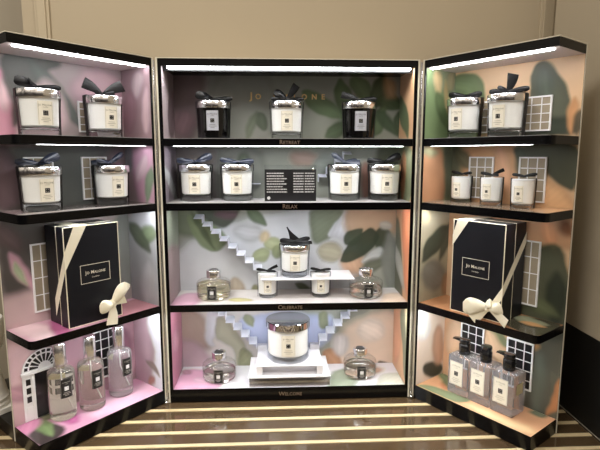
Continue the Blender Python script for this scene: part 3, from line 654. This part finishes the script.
# ---------------------------------------------------------------- candles
def lobe(m, d, ln, h0, h1, th, up=(0, 0, 1), base=(0, 0, 0), curl=0.0, rounded=True, n=10, roll=0.0):
    d = Vector(d).normalized(); u = Vector(up); u = (u-d*u.dot(d)).normalized(); nn = d.cross(u)
    if roll: R = Matrix.Rotation(roll, 3, d); u = R@u; nn = R@nn
    vs = []; fs = []; k = 10; base = Vector(base)
    for i in range(n+1):
        t = i/n; h = h0+(h1-h0)*math.sin(t*PI/2); q = th*(.5+math.sin(PI*min(t*1.1, 1)))
        if rounded and t > .7: e = (t-.7)/.3; h *= math.sqrt(max(.02, 1-.75*e*e)); q *= math.sqrt(max(.05, 1-e*e))
        elif not rounded: q = th
        c = base+d*ln*t+u*curl*t*t
        for j in range(k):
            a = 2*PI*j/k; wob = 1+.12*math.sin(3*a+t*4)
            vs.append(c+u*h*math.cos(a)*wob+nn*q*math.sin(a))
    for i in range(n):
        for j in range(k): fs.append((i*k+j, i*k+(j+1) % k, (i+1)*k+(j+1) % k, (i+1)*k+j))
    fs += [tuple(range(k))[::-1], tuple(range(n*k, (n+1)*k))]
    m.add(vs, fs)
F = .0033
BOWS = {
 'low':    [((-1, -.1, .18), .033, .003, .0055, .003, 1, 0), ((1, -.1, .08), .033, .003, .0055, .003, 1, 0), ((-.5, -1, -.02), .024, .003, .005, .0007, 0, 1.4), ((.7, -1, -.03), .026, .003, .005, .0007, 0, 1.3)],
 'leftup': [((-1, -.1, .30), .034, .003, .0085, .0035, 1, 0), ((1, 0, .06), .036, .003, .0045, .003, 1, 0), ((.3, -1, .0), .020, .003, .005, .0007, 0, 1.4), ((-.6, -.5, .35), .02, .003, .006, .0007, 0, .5)],
 'vee':    [((-1, -.05, .55), .037, .002, .0105, .0009, 0, .15), ((1, -.05, .50), .040, .002, .0100, .0009, 0, -.15), ((-.8, -.4, .15), .02, .003, .005, .003, 1, 0), ((.8, -.4, .12), .02, .003, .005, .003, 1, 0)],
 'tall':   [((-1, 0, .12), .034, .003, .005, .003, 1, 0), ((1, 0, .1), .036, .003, .005, .003, 1, 0), ((.28, 0, 1), .030, .003, .0095, .0010, 0, .1), ((-.9, -.2, .55), .020, .003, .004, .003, 1, 0)],
 'mid':    [((-.85, 0, .62), .028, .004, .0085, .004, 1, .2), ((.62, 0, .85), .034, .002, .0075, .0012, 0, .1), ((1, -.1, .05), .034, .003, .0035, .003, 1, 0), ((-1, .1, .1), .030, .003, .0045, .003, 1, 0)],
 'point':  [((-1, -.1, .32), .036, .003, .0065, .0012, 0, .1), ((1, -.05, .08), .034, .003, .0050, .003, 1, 0), ((.4, -.8, .0), .020, .003, .004, .0007, 0, 1.4)],
 'rightup':[((1, -.05, .45), .034, .003, .0085, .004, 1, .1), ((-1, -.1, .12), .036, .003, .0060, .003, 1, 0), ((.3, -.9, .1), .020, .003, .006, .0008, 0, 1.2)],
 'curl':   [((-.9, 0, .65), .030, .003, .0055, .003, 1, 0), ((.9, -.4, -.08), .032, .003, .0080, .0008, 0, .35), ((1, .1, .2), .026, .003, .004, .003, 1, 0)],
 'tri':    [((-.45, 0, .9), .036, .0125, .0015, .0010, 0, .05), ((1, -.05, .25), .034, .003, .0055, .0035, 1, 0), ((.9, -.4, .02), .040, .003, .0045, .0008, 0, .5), ((-1, -.1, .12), .032, .003, .006, .003, 1, 0)],
 'thin':   [((-1, -.1, .22), .021, .0018, .0030, .002, 1, 0), ((1, -.1, .14), .021, .0018, .0030, .002, 1, 0), ((-.8, -.9, 0), .018, .0018, .0026, .0005, 0, 1.3), ((.85, -.8, -.02), .020, .0018, .0026, .0005, 0, 1.3)],
 'thinup': [((1, 0, .5), .023, .0018, .0032, .0006, 0, .1), ((-1, 0, .18), .022, .0018, .0032, .002, 1, 0), ((.9, -.6, .05), .020, .0018, .0026, .002, 1, 0)],
}
CACHE = {}
def rad(rb, rt, z, zt): return rb+(rt-rb)*max(0, min(1, z/zt))
def wrapped(m, Rf):
    """bend flat x,z geometry (with y offset outwards negative) round the glass"""
    m.v = [((Rf(z)-y)*math.sin(x/Rf(z)), -(Rf(z)-y)*math.cos(x/Rf(z)), z) for x, y, z in m.v]; return m
def label_parts(key, w_, h_, zc, Rf, parent, paper, flat_y=None, cap=.0022, sq=.0034, x0=0.0, ink=None, sqm=None):
    if key not in CACHE:
        m = MB(); n = 10
        vs = []; fs = []
        for j in range(2):
            for i in range(n+1): vs.append((x0-w_/2+w_*i/n, -.0004, zc-h_/2+h_*j))
        fs = [(i, i+1, n+2+i, n+1+i) for i in range(n)]
        m.add(vs, fs)
        p = MB(); y = -.0007
        p.cur = 1
        for k in range(6): p.box(x0-sq+sq*k/3, x0-sq+sq*(k+1)/3, y, y+.0002, zc-sq, zc+sq)
        p.cur = 2
        for dx in (-1, 1):
            for dz in (-1, 1): p.box(x0+dx*sq*.42-sq*.11, x0+dx*sq*.42+sq*.11, y-.0001, y, zc+dz*sq*.42-sq*.11, zc+dz*sq*.42+sq*.11)
        p.cur = 0
        add_text(p, 'Jo Malone', cap*1.9, x0, y, zc+h_*.33, extrude=.00005); add_text(p, 'London', cap*1.05, x0, y, zc+h_*.245, extrude=.00005, smallcaps=False)
        for k, ww in [(k_, w1) for k_, w1 in enumerate((.30, .40, .22))]:
            for j_ in range(6): p.box(x0-w_*ww*.8+w_*ww*1.6*j_/6, x0-w_*ww*.8+w_*ww*1.6*(j_+1)/6, y, y+.0001, zc-h_*(.22+.075*k), zc-h_*(.22+.075*k)+.0007)
        p.cur = 3; t_ = .00035; a = w_/2-.0012; b = h_/2-.0012
        p.box(x0-a, x0+a, y+.0002, y+.0003, zc-b, zc-b+t_); p.box(x0-a, x0+a, y+.0002, y+.0003, zc+b-t_, zc+b); p.box(x0-a, x0-a+t_, y+.0002, y+.0003, zc-b, zc+b); p.box(x0+a-t_, x0+a, y+.0002, y+.0003, zc-b, zc+b)
        if flat_y is None: wrapped(m, Rf); wrapped(p, Rf)
        else:
            m.v = [(a_, b_+flat_y, c_) for a_, b_, c_ in m.v]; p.v = [(a_, b_+flat_y, c_) for a_, b_, c_ in p.v]
        inkm = ink or M_GREYINK
        CACHE[key] = (m.mesh('label', paper, clean=False), p.mesh('print', [inkm, sqm or M_INK, M_LABEL if not sqm else M_INK, inkm], clean=False))
    a, b = CACHE[key]
    lo = link('label', a, None, parent); link('label_print', b, None, lo); return lo
def bow_obj(kind, z, parent, m_, scale=1.22, rz=0.0, yb=0.0):
    m = MB(); sm = .0
    for d, ln, h0, h1, th, rd, roll in BOWS[kind]: lobe(m, d, ln*scale, h0*scale, h1*scale, th*scale, rounded=bool(rd), roll=roll, up=(0, 0, 1) if abs(Vector(d).normalized().z) < .8 else (1, 0, 0))
    k = .0042 if not kind.startswith('thin') else .0026
    m.lathe([(0, -k), (k*.8, -k*.6), (k, 0), (k*.8, k*.6), (0, k)], 12, sx=1.1, sy=.9)
    return m.obj('bow', m_, parent, smooth=True, loc=(0, yb, z), rot=(0, 0, rz))
def candle(label, loc, rz, bow, bowm=None, dark=False, small=False, group=None, brz=0.0):
    nm = 'scented_candle'
    t = thing(nm, label, 'candle', loc, rz, group)
    bowm = bowm or M_RIB
    if small: rb, rt, gh, zb = .0232, .0250, .0600, .0075
    else: rb, rt, gh, zb = .0358, .0385, .0705, .0150
    Rf = lambda z: rad(rb, rt, z, gh)
    K = ('c', dark, small)
    if K not in CACHE:
        g = MB()
        if dark: g.lathe([(0, 0), (rb-.003, 0), (rb, .003)]+[(Rf(gh*k/8), gh*k/8) for k in range(1, 9)]+[(rt-.003, gh), (0, gh)], 48)
        else:
            g.lathe([(rb-.002, .0005), (rb, .003)]+[(Rf(gh*k/8), gh*k/8) for k in range(1, 9)]+[(rt-.0006, gh+.0003)], 48)
        gm = g.mesh('glass', M_DGLASS if dark else M_GLASS, smooth=True)
        # open ends: drop the caps of the clear wall
        if not dark:
            b = bmesh.new(); b.from_mesh(gm); bmesh.ops.delete(b, geom=[f for f in b.faces if len(f.verts) > 4], context='FACES_ONLY'); b.to_mesh(gm); b.free()
        wx = None; bs = None
        if not dark:
            top = gh-.001 if not small else gh-.004
            r2 = .0030 if not small else .0022
            wx = MB().lathe([(0, zb), (Rf(zb)-r2-.004, zb), (Rf(zb)-r2, zb+.003)]+[(Rf(zb+(top-zb)*k/6)-r2, zb+(top-zb)*k/6) for k in range(1, 7)]+[(0, top)], 48).mesh('wax', M_WAX, smooth=True)
            bs = MB().lathe([(0, .0003), (rb-.003, .0003), (rb-.0022, .0025), (Rf(zb)-.0022, zb-.0012), (Rf(zb)-.004, zb-.0004), (0, zb-.0006)], 48).mesh('glass_base', M_BASEG, smooth=True)
        ld = None
        if not small:
            R = rt+.0012
            ld = MB().lathe([(0, gh-.001), (R-.0006, gh-.001), (R, gh-.0002), (R, gh+.0135), (R-.0008, gh+.0145), (R-.0022, gh+.015), (0, gh+.015)], 56).mesh('lid', M_CHROME, smooth=True)
        hw = .0062 if not small else .0028
        rm = MB()
        ztop = gh+.0158 if not small else gh+.0012
        rr = (rt+.0016) if not small else rt+.0004
        for sg in (-1, 1):
            pts = [(sg*(rb+.0006), 0, .0006)]+[(sg*(Rf(gh*k/4)+.0006), 0, gh*k/4) for k in (1, 2, 3)]+([(sg*(rt+.0008), 0, gh-.004), (sg*rr, 0, gh), (sg*rr, 0, gh+.0145)] if not small else [(sg*rr, 0, gh)])+[(sg*(rr-.002), 0, ztop), (sg*rr*.5, 0, ztop), (0, 0, ztop)]
            rm.strip(pts, [(0, 1, 0)]*len(pts), hw, .0003)
        CACHE[K] = (gm, wx, bs, ld, rm.mesh('ribbon', M_RIB, smooth=False))
    gm, wx, bs, ld, rm = CACHE[K]
    link('glass_jar', gm, None, t)
    if wx: link('wax', wx, None, t); link('jar_base', bs, None, t)
    if ld: link('lid', ld, None, t)
    link('ribbon', rm, None, t)
    if small:
        label_parts('ls', .0190, .0320, .0300, Rf, t, M_LABEL, cap=.0018, sq=.0028)
        if ('lids',) not in CACHE: CACHE[('lids',)] = MB().lathe([(0, gh-.0035), (rt-.0026, gh-.0035), (rt-.0024, gh-.002), (rt-.003, gh-.0012), (0, gh-.0010)], 40).mesh('disc', M_WHITE, smooth=True)
        link('cover_disc', CACHE[('lids',)], None, t)
        bow_obj(bow, gh+.0045, t, bowm, rz=brz)
    else:
        label_parts('ld' if dark else 'ln', .0270, .0440, .0405, Rf, t, M_SILV if dark else M_LABEL, cap=.0027, sq=.0044, ink=mat('dark_small_print', '4a4c55', .6) if dark else None)
        bow_obj(bow, gh+.0200, t, bowm, rz=brz)
    return t
# centre, top shelf
candle('black glass candle with a silver label, left of the three on the top middle shelf', (-.1755, .060, Z1), .03, 'leftup', dark=True)
candle('white candle with a black bow, between the two black ones under the gold letters', (-.0055, .060, Z1), 0, 'mid')
candle('black glass candle with a silver label, on the right of the top middle shelf', (.1655, .060, Z1), -.03, 'point', dark=True)
# centre, second shelf
G2 = None
candle('white candle at the far left end of the second middle shelf, full black bow with LED sheen in its colour', (-.2215, .066, Z2), .04, 'rightup', M_RIB_SHEEN)
candle('white candle just left of the black printed sign, small black bow with LED sheen in its colour', (-.124, .066, Z2), .02, 'low', M_RIB_SHEEN)
candle('white candle just right of the black sign, bow tail drooping over its lid', (.1335, .066, Z2), .0, 'curl', M_RIB_SHEEN)
candle('white candle at the right end of the second middle shelf, black loop rising right', (.2315, .066, Z2), -.03, 'rightup')
# centre, third shelf
RC = candle('white candle raised on the white ledge between two small candles', (.0135, .080, .2902), 0, 'tri')
candle('small white candle below the white ledge on its left, beside the stairs', (-.0545, .066, Z3), .05, 'thinup', small=True)
candle('small white candle below the white ledge on its right, beside the clear diffuser', (.0775, .066, Z3), -.05, 'thin', small=True)
# left wing
candle('white candle at the outer end of the left wing top shelf, floppy black bow', at(-1, .2223, .052, Z1), AL-.12, 'leftup')
candle('white candle with a V-shaped black bow, inner one on the left wing top shelf', at(-1, .086, .055, Z1), AL-.12, 'vee')
candle('white candle with a black bow coloured with LED sheen, outer one on the second left wing shelf', at(-1, .2247, .062, Z2), AL-.12, 'rightup', M_RIB_SHEEN)
candle('white candle near the hinge on the second left wing shelf, in front of a window', at(-1, .0705, .066, Z2), AL-.14, 'vee' if 0 else 'curl', M_RIB_SHEEN, brz=PI)
# right wing
candle('white candle nearest the hinge on the right wing top shelf, flat black bow', at(1, .0714, .055, Z1), -AR+.08, 'low')
candle('white candle with a tall upright black ribbon end on the right wing top shelf', at(1, .170, .055, Z1), -AR+.05, 'tall')
candle('small white candle nearest the hinge in the row of three on the right wing', at(1, .058, .075, Z2), -AR+.1, 'thin', small=True)
candle('small white candle in the middle of the row of three on the right wing', at(1, .1363, .070, Z2), -AR+.1, 'thinup', small=True)
candle('small white candle at the outer end of the row of three, before a white window', at(1, .2114, .062, Z2), -AR+.1, 'low' if 0 else 'thin', small=True, brz=PI)
# big three-wick candle and its stand
st = thing('display_stand', 'white two-step acrylic stand under the large candle on the bottom middle shelf', 'stand', (-.001, .0, Z4))
M_STF = clear('clear_grey_acrylic', (.86, .84, .82), .14)
MB().box(-.100, .099, .004, .1285, .0215, .0240).obj('lower_step', M_WHITEP, st, bevel=.0003)
MB().box(-.0985, .0975, .006, .128, 0, .0215).obj('lower_block', M_STF, st)
MB().box(-.081, .081, .014, .1285, .0455, .0480).obj('upper_step', M_WHITEP, st, bevel=.0003)
m = MB(); m.box(-.081, -.066, .014, .128, .0241, .0454); m.box(.066, .081, .014, .128, .0241, .0454); m.box(-.066, .066, .040, .128, .0241, .0454)
m.obj('upper_block', M_WHITEP, st)
MB().box(-.081, -.056, .112, .1285, .0481, .0620).obj('back_step', M_WHITEP, st); MB().box(.056, .081, .112, .1285, .0481, .0620).obj('back_step', M_WHITEP, st)
RC.scale = (.94, .94, .94)
t = thing('scented_candle', 'large white lidded candle with a broad silver rim on the two-step stand', 'candle', (-.004, .071, Z4+.0482))
R = .0535; gh = .083
g = MB().lathe([(R-.003, .0004), (R, .004), (R, gh)], 64).mesh('g', M_GLASS, smooth=True)
b = bmesh.new(); b.from_mesh(g); bmesh.ops.delete(b, geom=[f for f in b.faces if len(f.verts) > 4], context='FACES_ONLY'); b.to_mesh(g); b.free()
link('glass_jar', g, None, t)
MB().lathe([(0, .014), (R-.008, .014), (R-.0034, .018), (R-.0034, gh-.001), (0, gh-.001)], 64).obj('wax', M_WAX, t, smooth=True)
MB().lathe([(0, .0003), (R-.004, .0003), (R-.0024, .003), (R-.0024, .0115), (R-.005, .013), (0, .013)], 64).obj('jar_base', clear('pale_clear_base', (.95, .96, .97), .16), t, smooth=True)
MB().lathe([(0, gh-.0008), (R+.0012, gh-.0008), (R+.002, gh), (R+.002, gh+.0160), (R+.0008, gh+.0174), (R-.0025, gh+.0172), (R-.004, gh+.0162), (0, gh+.0162)], 72).obj('lid', mat('silver_dark_reflection', (.55, .55, .60), .06, 1.0), t, smooth=True)  # silver darkened in colour to stand in for a dark reflection on the lid
label_parts('lbig', .0340, .0530, .048, lambda z: R, t, M_LABEL, cap=.0030, sq=.0050)

# ---------------------------------------------------------------- reed diffusers
def diffuser(label, loc, rz, tint, level):
    t = thing('reed_diffuser', label, 'diffuser', loc, rz, None)
    body = [(.0, .0004), (.034, .0004), (.0400, .003), (.0420, .009), (.0420, .034), (.0408, .0395), (.036, .0440), (.027, .0468), (.0185, .0488), (.0165, .052)]
    g = MB().lathe(body, 56).mesh('g', clear('diffuser_glass', (.97, .97, .97), .07, 1.75), smooth=True)
    b = bmesh.new(); b.from_mesh(g); bmesh.ops.delete(b, geom=[f for f in b.faces if len(f.verts) > 4], context='FACES_ONLY'); b.to_mesh(g); b.free()
    link('glass_bottle', g, None, t)
    MB().lathe([(0, .0012), (.036, .0012), (.0394, .004), (.0402, .009), (.0402, level-.001), (.0396, level), (0, level)], 48).obj('fragrance_oil', tint, t, smooth=True)
    MB().lathe([(0, .0505), (.0172, .0505), (.0178, .0515), (.0178, .0675), (.0168, .069), (.0130, .0695), (.0118, .0685), (.0112, .0600), (0, .0600)], 40).obj('collar', M_CHROME, t, smooth=True)
    MB().lathe([(0, .0602), (.0108, .0602), (.0108, .0655), (0, .0655)], 24).obj('stopper', M_INK, t, smooth=True)
    lo = label_parts('ldf', .0225, .0320, .0215, lambda z: .0422, t, mat('black_paper_label', '0e0d0f', .4), cap=.0019, sq=.0042, ink=mat('white_small_print', 'c9c6bd', .6), sqm=M_WHITE)
    return t
oilA = solid_glass('amber_oil', (.96, .90, .66), 0, 1.38); oilB = solid_glass('grey_brown_oil', (.88, .86, .84), 0, 1.38)
diffuser('glass diffuser full of yellow oil, left end of the third middle shelf', (-.186, .064, Z3), .0, oilA, .035)
diffuser('clear glass diffuser at the right end of the third middle shelf', (.190, .060, Z3), .0, oilB, .024)
diffuser('squat glass diffuser on the bottom middle shelf, left of the white stand', (-.177, .060, Z4), .05, oilB, .025)
diffuser('squat glass diffuser on the bottom middle shelf, right of the white stand', (.180, .066, Z4), -.05, oilB, .026)

# ---------------------------------------------------------------- sign
sg = thing('sign_holder', 'small black printed sign in a clear acrylic holder on the second middle shelf', 'sign', (.0025, .030, Z2))
MB().box(-.061, .061, .0016, .0030, 0, .0850).obj('acrylic_back', M_ACRYL, sg, bevel=.0003)
MB().box(-.061, .061, .0031, .0300, 0, .0018).obj('acrylic_foot', M_ACRYL, sg)
card = MB().box(-.060, .060, .0002, .0015, .0005, .0745).obj('card', mat('black_card', '17171a', .35), sg)
m = MB(); rnd = random.Random(4)
for k in range(8):
    z = .0655-.0062*k
    for (x0, x1) in ((-.0555, -.017+rnd.uniform(-.002, .010)), (.007, .0305), (.0335, .057-rnd.uniform(0, .003))):
        x = x0
        while x < x1:
            wl_ = rnd.uniform(.002, .0065); m.box(x, min(x+wl_, x1), -.0001, .0001, z-.0013, z+.0012); x += wl_+.0009
m.lathe([(0, 0), (.0038, 0), (.0038, .0002), (0, .0002)], 20)
v = m.v; n0 = len(v)-80
m.v = v[:n0]+[(x-.051, -.0001-z, y+.0080) for x, y, z in v[n0:]]
m.obj('small_print', mat('pale_grey_print', 'c4c4c4', .5), card)
MB().lathe([(0, 0), (.0026, .0), (.0026, .0012), (.0018, .0018), (0, .0018)], 16).obj('rivet', M_CHROME, sg, smooth=True, loc=(.053, .0015, .0745), rot=(PI/2, 0, 0))

# ---------------------------------------------------------------- gift boxes
def gift(sd, label, s0, s1, t0, t1, zh, ts, bowat):
    """ribboned box; built in wing axes, front towards -y"""
    o = at(sd, (s0+s1)/2, t0, Z3); W = (s1-s0)/2
    t = thing('gift_box', label, 'gift box', o, ROT[sd], None)
    dpt = t1-t0; dl = ts-t0
    MB().box(-W+.0012, W-.0012, dl, dpt, .0008, zh-.0008).obj('box_base', M_BOX, t, bevel=.0006)
    lid = MB().box(-W, W, 0, dl-.0012, 0, zh).obj('box_lid', M_BOX, t, bevel=.0004)
    e = .0011; m = MB()
    o_ = .0005
    for x in (-W-.0002, W+.0002-e*1.3): m.box(x, x+e*1.3, -o_, .0012, 0, zh)
    m.box(-W, W, -o_, .0012, zh-e, zh+.0003); m.box(-W, W, -o_, .0012, 0, e)
    for x in (-W-.0003, W-.0009): m.box(x, x+.0012, dl-.0016, dl-.0003, 0, zh)
    m.box(-W, W, dl-.0016, dl-.0003, zh-.0008, zh+.0004)
    m.obj('edge_piping', M_EDGE, lid)
    # title plate
    m = MB(); a, b_ = .0325, .0195; zc = zh*.51; th = .0009
    xc = (-.003 if sd > 0 else .0035)
    m.box(xc-a, xc+a, -.0004, 0, zc-b_, zc-b_+th); m.box(xc-a, xc+a, -.0004, 0, zc+b_-th, zc+b_); m.box(xc-a, xc-a+th, -.0004, 0, zc-b_, zc+b_); m.box(xc+a-th, xc+a, -.0004, 0, zc-b_, zc+b_)
    add_text(m, 'Jo Malone', .0094, xc, -.0003, zc+.0025, extrude=.0001, bold=.0001, spacing=1.05); add_text(m, 'London', .0045, xc, -.0003, zc-.0075, extrude=.0001, smallcaps=False, spacing=1.2)
    m.obj('title', mat('cream_foil', 'e6dfcd', .4), lid)
    # ribbons: one over the upper-left corner, one round the lower-right corner ending in the bow
    y = -.0010; hw = .0085
    m = MB()
    def diag(p, q, wdt, yy):  # flat band on the front from p to q (x,z)
        m.add([(p[0], yy, p[1]), (q[0], yy, q[1]), (q[0], yy, q[1]-wdt), (p[0]+wdt*.62*0, yy, p[1]-wdt)], [(0, 1, 2, 3)])
    if sd > 0:
        # front: band cutting the upper-left corner
        m.prism_y([(-W+.010, zh+.0006), (-W+.038, zh+.0006), (-W-.0006, zh-.058), (-W-.0006, zh-.034)], y, y+.0006)
        m.box(-W+.010, -W+.038, y, dpt+.0006, zh+.0004, zh+.0010)
        m.add([(-W-.0008, y, zh-.034), (-W-.0008, y, zh-.058), (-W-.0008, dpt, zh-.118), (-W-.0008, dpt, zh-.094)], [(0, 1, 2, 3)])
        # right side, band falling forward to the lower right corner and the bow
        m.add([(W+.0008, dpt, zh-.020), (W+.0008, dpt, zh-.046), (W+.0008, y, .052), (W+.0008, y, .078)], [(0, 1, 2, 3)])
        m.prism_y([(W+.0010, .078), (W+.0010, .052), (W-.020, .020), (W-.028, .030)], y, y+.0006)
    else:
        m.prism_y([(-W+.022, zh+.0006), (-W+.049, zh+.0006), (-W-.0006, zh-.088), (-W-.0006, zh-.052)], y, y+.0006)
        m.box(-W+.022, -W+.049, y, dpt+.0006, zh+.0004, zh+.0010)
        m.add([(-W-.0008, y, zh-.052), (-W-.0008, y, zh-.088), (-W-.0008, dpt*.62, zh-.188), (-W-.0008, dpt*.62, zh-.150)], [(0, 1, 2, 3)])
        m.add([(W+.0008, dpt, .118), (W+.0008, dpt, .092), (W+.0008, y, .042), (W+.0008, y, .068)], [(0, 1, 2, 3)])
        m.prism_y([(W+.0010, .068), (W+.0010, .042), (W-.020, .016), (W-.028, .026)], y, y+.0006)
    m.obj('ribbon', M_CRIB, t)
    bx_, bz = bowat
    m = MB()
    if sd > 0:
        lobe(m, (-1, -.25, -.04), .046, .004, .0165, .0045, base=(0, 0, 0), curl=-.004); lobe(m, (1, -.2, .15), .030, .005, .0125, .006, base=(0, 0, 0), roll=.2)
        lobe(m, (-.72, -.15, -.72), .040, .004, .0110, .0007, rounded=False); lobe(m, (.95, -.2, -.42), .044, .004, .0090, .0007, rounded=False)
        lobe(m, (.35, -.4, .6), .018, .005, .010, .005)
    else:
        lobe(m, (.55, -.25, .85), .044, .004, .0125, .006, curl=-.002, up=(-1, 0, .4)); lobe(m, (-1, -.25, -.05), .030, .004, .0125, .006)
        lobe(m, (-.15, -.15, -1), .038, .004, .0110, .0007, rounded=False, up=(1, 0, 0)); lobe(m, (.8, -.2, .25), .024, .004, .0100, .0007, rounded=False)
    m.lathe([(0, -.008), (.0058, -.0055), (.0070, 0), (.0058, .0055), (0, .008)], 14)
    m.obj('bow', M_CRIB, t, smooth=True, loc=(bx_, -.009, bz)).scale = (1.18, 1.18, 1.18)
    return t
gift(-1, 'midnight blue gift box with cream ribbon, propped on the left wing third shelf', .0925, .2115, .014, .092, .2055, .044, (.0325, .033))
gift(1, 'midnight blue gift box with a wide cream bow, on the right wing third shelf', .083, .2055, .015, .100, .2065, .056, (.038, .030))

# ---------------------------------------------------------------- cologne bottles
def cologne(label, loc, rz, liq, lrot):
    t = thing('cologne_bottle', label, 'perfume bottle', loc, rz, None)
    R = .0272
    prof = [(.0, .0004), (R-.003, .0004), (R-.0004, .003), (R, .007), (R, .098), (R-.0014, .1045), (R-.006, .1085), (R-.013, .1105), (.0105, .1123), (0, .1124)]
    g = MB().lathe(prof, 48).mesh('g', liq, smooth=True)
    link('glass_bottle', g, None, t)
    MB().tube([(.0, .0, .112), (.001, 0, .07), (.012, -.004, .018)], .0011).obj('dip_tube', mat('white_tube', 'f0f0f0', .4), t, smooth=True)
    MB().lathe([(0, .1155), (.0128, .1155), (.0133, .1162), (.0133, .1635), (.0126, .1645), (0, .1645)], 40).obj('cap', mat('satin_silver_cap', (.80, .80, .83), .2, 1.0), t, smooth=True)
    MB().lathe([(0, .1125), (.0122, .1125), (.0122, .1154), (0, .1154)], 32).obj('neck_ring', M_CHROME, t, smooth=True)
    k = label_parts('lcol', .0250, .0410, .0720, lambda z: R+.0002, t, mat('black_paper_label', '0e0d0f', .4), cap=.0018, sq=.0042, ink=mat('white_small_print', 'c9c6bd', .6), sqm=M_WHITE)
    k.rotation_euler = (0, 0, lrot)
    m = MB(); n = 10
    for j in range(2):
        for i in range(n+1): m.v.append(((-.0125+.025*i/n), -.0002, .078+.019*j))
    m.f = [(i, i+1, n+2+i, n+1+i) for i in range(n)]; m.mi = [0]*n
    wrapped(m, lambda z: R+.0004)
    o = m.obj('back_label', mat('pale_cream_back_label', 'd9d3ad', .6), t); o.rotation_euler = (0, 0, lrot+PI)
    return t
liqA = solid_glass('pale_gold_cologne', (.975, .955, .87), 0, 1.42, .92); liqB = solid_glass('clear_cologne', (.96, .96, .98), 0, 1.42, .86)
cologne('gold-tinted cologne bottle at the outer end, in front of the fanlight door', at(-1, .207, .074, Z4), AL, liqA, -.10)
cologne('gold-tinted cologne bottle standing between the other two bottles', at(-1, .146, .064, Z4), AL, liqA, -.0)
cologne('colourless cologne bottle nearest the hinge on the left wing floor', at(-1, .072, .069, Z4), AL, liqB, .1)

# ---------------------------------------------------------------- pump bottles
def pump(label, loc, rz, nz):
    t = thing('pump_bottle', label, 'bottle', loc, rz, None)
    w_, d_, h_ = .0262, .0250, .0935
    if 'pumpg' not in CACHE:
        CACHE['pumpg'] = MB().box(-w_, w_, -d_, d_, .0004, h_).mesh('g', solid_glass('body_wash', (.90, .90, .95), 0, 1.30, .86), bevel=.0035, smooth=True)
    link('clear_bottle', CACHE['pumpg'], None, t)
    MB().tube([(0, 0, h_), (.001, 0, .05), (.002, .001, .014)], .0016).obj('dip_tube', mat('grey_tube', '8c8c90', .4), t, smooth=True)
    MB().lathe([(0, h_-.0002), (.0085, h_-.0002), (.0085, h_+.002), (0, h_+.002)], 28).obj('neck', M_ACRYL, t, smooth=True)
    c = MB().lathe([(0, h_+.002), (.0125, h_+.002), (.0132, h_+.003), (.0132, h_+.0245), (.0122, h_+.026), (.0100, h_+.0265), (.0100, h_+.0285), (0, h_+.0285)], 36).obj('pump_collar', M_PUMP, t, smooth=True)
    m = MB().lathe([(0, h_+.0288), (.0118, h_+.0288), (.0124, h_+.030), (.0124, h_+.036), (.0112, h_+.0382), (0, h_+.0388)], 32)
    m.cur = 0; m.prism_y([(-.030, h_+.0300), (-.029, h_+.0345), (-.010, h_+.0380), (0, h_+.0380), (0, h_+.0295), (-.012, h_+.0300), (-.0265, h_+.0315)], -.0050, .0050)
    m.obj('pump_head', M_PUMP, t, smooth=True, rot=(0, 0, nz))
    label_parts('lpump', .0335, .0560, .0520, None, t, M_LABEL, flat_y=-d_-.0004, cap=.0024, sq=.0050, x0=-.003)
    bl = MB().box(-.0002, 0, -.013, .013, .048, .072).obj('side_label', mat('pale_side_label', 'b9b38f', .5), t); bl.location = (w_+.0003, 0, 0)
    return t
pump('clear pump bottle nearest the hinge, leftmost of the row on the right wing floor', at(1, .0965, .0605, Z4), ROT[1], .0)
pump('clear pump bottle standing between the two others, pump head turned inwards', at(1, .1515, .0605, Z4), ROT[1], 1.9)
pump('clear pump bottle at the outer end, spout pointing left towards the hinge', at(1, .2065, .0605, Z4), ROT[1], -.1)

# ---------------------------------------------------------------- left side: plinth and urn
pl = thing('plinth', 'low black plinth on the counter at the far left, under the white urn', 'plinth', (-.575, -.149, .0), math.atan2(-.66, .751))
MB().box(-.26, -.006, .0, .20, .0, .030).obj('plinth_block', M_BLACK2, pl, bevel=.0008)
U = mat('white_plaster', 'e6e4df', .5, noise=.03, nscale=20)
u = thing('urn', 'white turned urn cut off by the left edge of the picture', 'urn', (-0.6759, -0.0735, .0305))
MB().box(-.052, .052, -.052, .052, 0, .012).obj('foot_plate', U, u, bevel=.001, rot=(0, 0, -.62))
MB().lathe([(0, .0122), (.050, .0122), (.0505, .020), (.048, .023), (.0485, .028), (.049, .031), (.047, .033), (.044, .050), (.036, .085), (.026, .110), (.020, .122), (.0195, .128), (.026, .131), (.034, .134), (.043, .142), (.046, .150), (.046, .165), (.049, .168), (.050, .205), (.048, .208), (.042, .208), (.040, .170), (0, .160)], 48).obj('urn_body', U, u, smooth=True)
